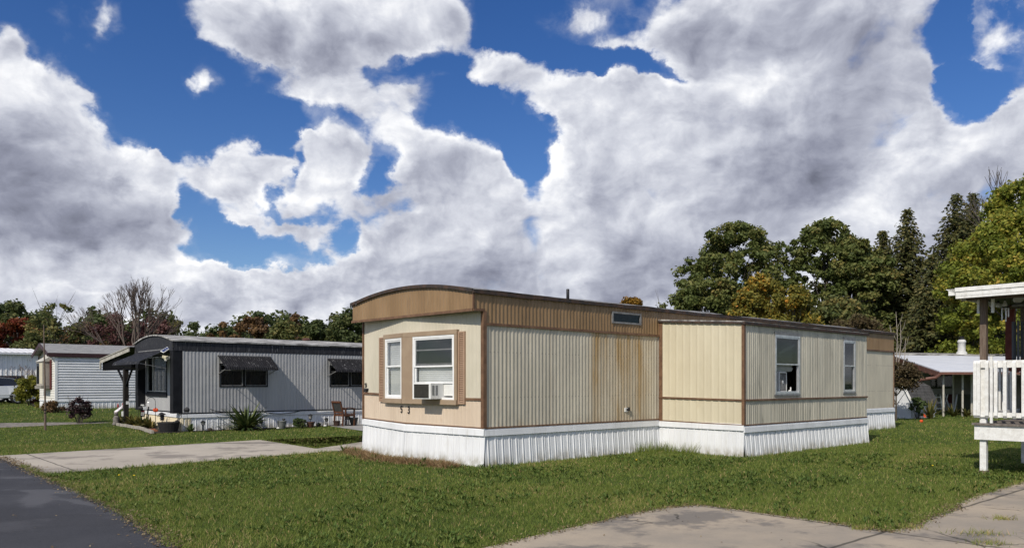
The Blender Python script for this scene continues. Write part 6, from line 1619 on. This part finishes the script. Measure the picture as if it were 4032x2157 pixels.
# little flag
q = G(*z2(232, 985)); t = thing('garden_flag', 'small white flag with red marks on a slanted stick by the porch post', 'flag', q, 0)
b = MB(); b.tube([(-.0, 0, 0), (-.05, 0, .80)], .006, 5); b.build('stick', dark_metal, t)
b = MB(); rows = []
for i in range(7):
    f = i / 6; rows.append([(-.28 + f * .50 + .015 * math.sin(9 * k_ / 4), .02 * math.sin(6 * f + k_), .50 + f * .36 - (1 - .2 * f) * .13 * k_ / 4) for k_ in range(5)])
b.sheet(rows); o_ = b.build('cloth', M('flag_cloth', (.78, .72, .76), (.45, .05, .07), 9, (1, 1, 1), lo=.62, hi=.66), t, True); o_.modifiers.new('t', 'SOLIDIFY').thickness = .003
# small white box on the porch post, hammock
t = thing('weather_box', 'small white box low on the porch post', 'box', lc(PQ, -.44, 4.97, .45), ROT); b = MB(); b.box(-.03, .02, -.06, .06, -.09, .09); b.box(-.04, -.03, -.03, .03, -.05, .05); b.build('case', plastic_white, t, bevel=.006)
t = thing('hammock', 'green folded hammock hanging from the porch brace', 'hammock', lc(PQ, .1, 4.86, 0), ROT)
b = MB(); rows = []
for i in range(9):
    f = i / 8; rows.append([(.8 * f, -.75 * f + (k_ - 2) * .03, 1.62 - .95 * f + .35 * f * f - abs(k_ - 2) * -.05 * math.sin(math.pi * f) - .12 * math.sin(math.pi * f)) for k_ in range(5)])
b.sheet(rows); o_ = b.build('cloth', M('green_cloth', (.05, .12, .03), (.08, .17, .05), 5), t, True); o_.modifiers.new('t', 'SOLIDIFY').thickness = .01
# black cable along the skirting
t = thing('cable', 'thin black cable sagging along the top of the white skirting', 'cable', lc(PQ, 0, 0, 0), ROT)
pts = [(.9, -.07, .72), (1.05, -.07, .66), (1.4, -.07, .60)] + [(x_, -.075, .60 - (.10 * math.sin(math.pi * (x_ - 2.6) / 1.6) if 2.6 < x_ < 4.2 else .01 * math.sin(x_ * 7))) for x_ in np.linspace(1.6, 6.6, 40)]
b = MB(); b.tube(pts, .011, 6); b.build('wire', rubber, t, True)
# wooden chair
q = G(*z2(2262, 1000)); ch = thing('chair', 'brown wooden garden chair with a dark woven back on the concrete slab', 'chair', q + Vector((.08, .05, .016)), R(-40))
def ch_part(name, fn, m): b = MB(); fn(b); return b.build(name, m, ch, bevel=.004)
for (x_, y_) in ((-.25, -.24), (.25, -.24)):
    ch_part('leg', lambda b: (b.bar((x_, y_ - .03, 0), (x_, y_, .44), .05), b.bar((x_, y_, .44), (x_, y_ - .13, .90), .05, .04)), wood_red)
for (x_, y_) in ((-.25, .26), (.25, .26)): ch_part('leg', lambda b: b.bar((x_, y_, 0), (x_, y_, .62), .05), wood_red)
ch_part('seat', lambda b: (b.box(-.24, .24, -.22, .26, .41, .43), b.bar((-.25, -.22, .39), (.25, -.22, .39), .03, .07), b.bar((-.25, .26, .39), (.25, .26, .39), .03, .07), b.bar((-.26, -.22, .39), (-.26, .26, .39), .03, .07), b.bar((.26, -.22, .39), (.26, .26, .39), .03, .07)), wood_red)
ch_part('backrest', lambda b: (b.bar((-.25, -.37, .88), (.25, -.37, .88), .045, .07), b.bar((-.25, -.25, .50), (.25, -.25, .50), .04, .06)), wood_red)
ch_part('woven_back', lambda b: b.hexa([(-.21, -.262, .53), (.21, -.262, .53), (.21, -.25, .53), (-.21, -.25, .53), (-.21, -.365, .85), (.21, -.365, .85), (.21, -.353, .85), (-.21, -.353, .85)]), M('woven_mesh', (.035, .037, .035), (.05, .052, .05), 30, rough=.8))
for s_ in (-1, 1): ch_part('armrest', lambda b: (b.bar((s_ * .26, -.28, .63), (s_ * .27, .02, .67), .055, .03), b.bar((s_ * .27, .02, .67), (s_ * .26, .30, .625), .055, .03)), wood_red)
# thin pole on the left lawn
q = G(178, 1694); pz = EYE + (HZ - 1278) / F * q.y
po = thing('pole', 'thin rusty metal pole standing alone on the left lawn', 'pole', q, 0)
b = MB(); b.tube([(0, 0, -.05), (0, 0, .62)], .038, 8); b.build('sleeve', wood_brown, po); b = MB(); b.tube([(0, 0, .6), (-.01, 0, 1.6), (-.05, 0, pz)], [.028, .026, .018], 8); b.build('shaft', wood_brown, po)
b = MB(); b.lathe([(.05, .58), (.05, .60)], (0, 0, 0), 8); b.lathe([(.055, .68), (.055, .71)], (0, 0, 0), 8); b.tube([(-.15, 0, .75), (-.05, 0, .35), (.0, 0, .45)], .006, 4); b.build('clamp', dark_metal, po)
# orange marker flag
q = G(*z6(462, 1325)); t = thing('marker_flag', 'bright orange marker flag on the lawn in front of the shed', 'flag', q, 0)
b = MB(); b.tube([(0, 0, 0), (.03, 0, .36)], .005, 5); b.build('wire', dark_metal, t); b = MB(); b.hexa([(.02, 0, .24), (.14, .02, .22), (.14, .03, .22), (.02, .01, .24), (.03, 0, .38), (.12, .02, .30), (.12, .03, .30), (.03, .01, .38)]); b.ball((-.06, 0, .08), .06, 8, 6, (1.2, .6, 1)); b.build('flag', orange_plastic, t)
# ------------------------------------------------------------------ grass
def inpoly(px, py, poly):
    c = np.zeros(len(px), bool); n = len(poly)
    for i in range(n):
        x1, y1 = poly[i][0], poly[i][1]; x2, y2 = poly[(i + 1) % n][0], poly[(i + 1) % n][1]
        if y1 == y2: continue
        m = ((y1 > py) != (y2 > py)) & (px < (x2 - x1) * (py - y1) / (y2 - y1) + x1)
        c ^= m
    return c
def quadloc(P, x0, x1, y0, y1): return [tuple(lc(P, a, b)[:2]) for a, b in ((x0, y0), (x1, y0), (x1, y1), (x0, y1))]
foot_main = [tuple(lc(PM, a, b_)[:2]) for a, b_ in ((0, -.03), (X1, -.03), (X1 - .03, -EX - .04), (X2, -EX - .04), (X2, -.03), (LN, -.03), (LN, WD), (0, WD), (-BOW - .02, AY))]
block = [road_poly, pad_left, pad_right, gravel_poly, back_poly, bed1, bed2, foot_main, quadloc(PQ, 0, LQ, 0, WQ), quadloc(PW, 0, LW, 0, WW), quadloc(PS, 0, SL, 0, SW)]
def ramp_z(x, y):
    a = np.clip((y - 27) / 9, 0, 1); a = a * a * (3 - 2 * a); c_ = np.clip((-9 - x) / 6, 0, 1); c_ = c_ * c_ * (3 - 2 * c_)
    return .30 * a * c_
def patch(x, y):
    return .5 + .18 * np.sin(x * .9 + 1.3 * np.sin(y * .6)) + .16 * np.sin(y * 1.3 + 2 * np.sin(x * .45)) + .12 * np.sin(x * 2.7 - y * 2.1)
def sample(n, ya, yb, g, wide=.80):
    y = np.sqrt(g.random(n) * (yb ** 2 - ya ** 2) + ya ** 2); x = (g.random(n) * 2 - 1) * (wide * y + .6)
    keep = np.ones(n, bool)
    for p in block: keep &= ~inpoly(x, y, p)
    return x[keep], y[keep]
def blade_tris(x, y, h, w, g, lean=1.1):
    n = len(x); a = g.random(n) * 6.283; l_ = g.random(n) * lean; z = ramp_z(x, y)
    t = g.random(n) * 6.283
    B = np.stack([x, y, z], 1); s = np.stack([np.cos(a), np.sin(a), np.zeros(n)], 1) * (w * .5)[:, None]
    tip = B + np.stack([np.cos(t) * l_, np.sin(t) * l_, np.ones(n)], 1) * h[:, None]
    return np.stack([B - s, B + s, tip], 1).reshape(-1, 3)
L_grass = leaf_mat('grass_blades', [(0, (0.0865, 0.1262, 0.0233)), (0.35, (0.1443, 0.1958, 0.0371)), (0.65, (0.2212, 0.2597, 0.0543)), (0.85, (0.3175, 0.3042, 0.0872)), (1, (0.635, 0.4155, 0.2329))], .35)
g = np.random.default_rng(77); VV, TT = [], []
for (n, ya, yb, hm, wm) in ((330000, 5.5, 12, .046, .0075), (260000, 12, 20, .048, .011), (190000, 20, 34, .05, .018), (110000, 34, 62, .08, .034)):
    x, y = sample(n, ya, yb, g); m = len(x)
    pt_ = patch(x, y)
    fine = .5 + .25 * np.sin(x * 9.1 + 2.2 * np.sin(y * 6.3)) + .25 * np.sin(y * 11.7 + 1.9 * np.sin(x * 7.9 + 1))
    cl = g.random(m) < .30                      # some blades stand in tufts that share their colour
    nc = max(1, m // 26); ci = g.integers(0, nc, m); cx_, cy_ = x[g.integers(0, m, nc)], y[g.integers(0, m, nc)]
    sel = g.integers(0, m, nc); cx_, cy_ = x[sel], y[sel]; ctint = g.random(nc); chh = .7 + .8 * g.random(nc)
    sg_ = .035 + .0022 * ya
    x = np.where(cl, cx_[ci] + g.normal(size=m) * sg_, x); y = np.where(cl, cy_[ci] + g.normal(size=m) * sg_, y)
    h = np.where(cl, chh[ci], .9) * hm * (.45 + .75 * g.random(m)) * (.7 + .5 * pt_); w = wm * (.6 + .8 * g.random(m))
    VV.append(blade_tris(x, y, h, w, g)); t = np.clip(np.where(cl, .12 + .36 * ctint[ci] + .25 * pt_, .08 + .34 * pt_ + .22 * fine) + .25 * (g.random(m) - .4), 0, .84)
    dry = g.random(m) < (.05 + .55 * np.clip(pt_ - .60, 0, 1)); t[dry] = .86 + .14 * g.random(dry.sum()); TT.append(t)
def edge_blades(pts, per_m, h, spread, side=0.0, wm=.010):
    for p, q in zip(pts[:-1], pts[1:]):
        L_ = math.hypot(q[0] - p[0], q[1] - p[1]); n = int(L_ * per_m)
        if n < 1: continue
        f = g.random(n); x = p[0] + (q[0] - p[0]) * f + g.normal(size=n) * spread; y = p[1] + (q[1] - p[1]) * f + g.normal(size=n) * spread
        clump = (.5 + .5 * np.sin(f * L_ * 5 + np.sin(f * L_ * 13) * 2))
        hh = h * (.35 + .9 * g.random(n)) * (.45 + .8 * clump); VV.append(blade_tris(x, y, hh, wm * (.6 + .8 * g.random(n)), g, .9)); TT.append(np.clip(.15 + .55 * g.random(n), 0, .84))
P2 = lambda a, b_: tuple(lc(PM, a, b_)[:2])
edge_blades([P2(0, -.08), P2(X1 - .05, -.08)], 150, .075, .03); edge_blades([P2(X1 - .9, -.12), P2(X1 - .08, -.12), P2(X1 - .10, -1.0)], 420, .24, .09, 0, .012)
edge_blades([P2(X1 - .07, -.3), P2(X1 - .07, -EX - .06), P2(X2, -EX - .10)], 150, .075, .03); edge_blades([P2(X2, -.08), P2(LN, -.08)], 130, .12, .04)
edge_blades([tuple(pl_n0[:2]), tuple(pl_n1[:2])], 380, .07, .045); edge_blades([tuple(pl_f0[:2]), tuple(pl_f1[:2]), tuple(pe[:2]), tuple(pe2[:2])], 160, .07, .04)
edge_blades(road_edge[1:8] if False else [tuple(p) for p in road_edge[1:6]], 420, .05, .05)
edge_blades([tuple(V(*q)[:2]) for q in vr], 480, .045, .045)
edge_blades(quadloc(PW, 0, LW, -.1, -.08)[:2], 60, .14, .05, 0, .02); edge_blades([tuple(lc(PR, a, b_)[:2]) for a, b_ in ((-.3, -.4), (-.1, .2))], 200, .09, .1)
# weedy tufts growing out of the slab cracks
for (vx, vy, s_) in ((2470, 1345, .14), (2520, 1308, .07), (2290, 1330, .10), (2490, 1370, .10), (2165, 1333, .05)):
    c_ = V(vx, vy); n = 160; VV.append(blade_tris(c_.x + g.normal(size=n) * s_, c_.y + g.normal(size=n) * s_ * .6, .02 + .06 * g.random(n), .008 + .004 * g.random(n), g, 1.4)); TT.append(.5 + .5 * g.random(n))
tag(leaf_mesh('grass', np.concatenate(VV), np.concatenate(TT), L_grass, None, False), 'short green grass covering the lawns', 'grass', kind='stuff')
# dry clippings and leaf crumbs along the road edge and on the slabs
n = 5200; seg = g.integers(0, 5, n); f = g.random(n); re_ = np.array([tuple(p) for p in road_edge[1:7]])
x = re_[seg, 0] + (re_[seg + 1, 0] - re_[seg, 0]) * f + g.normal(size=n) * .09; y = re_[seg, 1] + (re_[seg + 1, 1] - re_[seg, 1]) * f + g.normal(size=n) * .09
pr2 = np.array([tuple(V(*q)[:2]) for q in vr]); n2_ = 4200; seg = g.integers(0, len(pr2) - 1, n2_); f = g.random(n2_)
x = np.concatenate([x, pr2[seg, 0] + (pr2[seg + 1, 0] - pr2[seg, 0]) * f + g.normal(size=n2_) * .07]); y = np.concatenate([y, pr2[seg, 1] + (pr2[seg + 1, 1] - pr2[seg, 1]) * f + g.normal(size=n2_) * .07])
n3_ = 500; x = np.concatenate([x, g.uniform(-8, 9, n3_)]); y = np.concatenate([y, g.uniform(6, 15, n3_)]); n = len(x)
a = g.random(n) * 6.283; s_ = .007 + .014 * g.random(n); A_ = np.stack([np.cos(a), np.sin(a), g.normal(size=n) * .3], 1) * s_[:, None]; B_ = np.stack([-np.sin(a), np.cos(a), g.normal(size=n) * .3], 1) * s_[:, None] * .5
C_ = np.stack([x, y, np.full(n, .022)], 1); Vv = np.stack([C_ - A_, C_ + B_, C_ + A_, C_ - B_], 1).reshape(-1, 3)
tag(leaf_mesh('leaf_litter', Vv, g.random(n), leaf_mat('leaf_crumbs', [(0, (.06, .04, .02)), (.5, (.16, .11, .055)), (1, (.34, .27, .15))], .1)), 'dry leaf crumbs along the edges of road and slab', 'leaf litter', kind='stuff')
# broad leaved lawn weeds
x, y = sample(11000, 5.5, 17, g); k_ = (patch(x * 1.7 + 3, y * 1.4) + .25 * (g.random(len(x)) - .5)) > .52; x, y = x[k_], y[k_]
per = 7; X_ = np.repeat(x, per); Y_ = np.repeat(y, per); n = len(X_); a = g.random(n) * 6.283; L_ = .025 + .04 * g.random(n); up = .5 + .9 * g.random(n)
B = np.stack([X_ + g.normal(size=n) * .012, Y_ + g.normal(size=n) * .012, np.full(n, .015)], 1); D = np.stack([np.cos(a), np.sin(a), up], 1); S_ = np.stack([-np.sin(a), np.cos(a), np.zeros(n)], 1)
Vv = np.stack([B, B + D * (L_ * .6)[:, None] + S_ * (L_ * .2)[:, None], B + D * L_[:, None] * np.array([1, 1, .85]), B + D * (L_ * .6)[:, None] - S_ * (L_ * .2)[:, None]], 1).reshape(-1, 3)
L_weed = leaf_mat('weed_leaves', [(0, (0.052, 0.0938, 0.0168)), (0.6, (0.0975, 0.15, 0.0288)), (1, (0.169, 0.2, 0.054))], .3)
tag(leaf_mesh('lawn_weeds', Vv, g.random(n), L_weed), 'broad leaved weeds scattered through the lawn', 'weeds', kind='stuff')
# dead grass mound along the bowed front
VV, TT = [], []
ff = [P2(-.50, .25), P2(-.55, 1.0), P2(-.78, 2.0), P2(-.78, 2.6), P2(-.55, 3.4), P2(-.40, 4.1), P2(-.28, 4.5)]
def dead(pts, per_m, h, spread):
    for p, q in zip(pts[:-1], pts[1:]):
        L_ = math.hypot(q[0] - p[0], q[1] - p[1]); n = int(L_ * per_m); f = g.random(n); sx = g.normal(size=n) * spread
        x = p[0] + (q[0] - p[0]) * f - U[0] * sx; y = p[1] + (q[1] - p[1]) * f - U[1] * sx
        VV.append(blade_tris(x, y, h * (.4 + .8 * g.random(n)) * np.exp(-(sx / (spread * 1.6)) ** 2), .010 + .006 * g.random(n), g, 1.6)); TT.append(g.random(n))
dead(ff, 2400, .15, .14)
L_dead = leaf_mat('dead_grass_blades', [(0, (0.135, 0.0825, 0.0375)), (0.5, (0.285, 0.18, 0.09)), (0.9, (0.42, 0.3, 0.165)), (1, (0.135, 0.165, 0.045))], .2)
tag(leaf_mesh('dead_grass', np.concatenate(VV), np.concatenate(TT), L_dead, None, False), 'brown dead grass heaped along the front skirting of the beige home', 'grass', kind='stuff')
for k, (s_, off, hh, lab) in enumerate(((1.1, .62, .20, 'weed sprout in the dead grass nearest the skirting corner'), (2.5, .85, .22, 'weed sprout in the dead grass below the number 53'), (3.7, .55, .26, 'tallest weed sprout near the left end of the bowed front'), (4.6, .35, .22, 'weed sprout at the driveway end of the dead grass'))):
    t = thing('weed', lab, 'weed', lc(PM, -off, s_, 0), 0, 'weeds in the dead grass'); gk = np.random.default_rng(500 + k)
    Vv, T = blades(16, hh, .022, gk, 1.0, .5, 3); leaf_mesh('foliage', Vv, T, L_weed, t)
# a few dandelions
yel = M('dandelion_yellow', (.75, .52, .02), rough=.7)
for k, (vx, vy, lab) in enumerate(((298, 1205, 'dandelion left of its neighbour near the driveway'), (336, 1206, 'dandelion right of its neighbour near the driveway'), (1600, 1165, 'dandelion at the tall grass tuft by the built-on room'), (2345, 1180, 'dandelion on the lawn left of the porch leg'))):
    t = thing('dandelion', lab, 'flower', V(vx, vy), 0, 'dandelions in the lawn'); b = MB(); b.tube([(0, 0, 0), (.01, 0, .07)], .003, 4); b.build('stem', L_weed, t); b = MB(); b.lathe([(.005, .065), (.017, .070), (.019, .076), (.008, .082)], (.01, 0, 0), 10); b.build('bloom', yel, t)
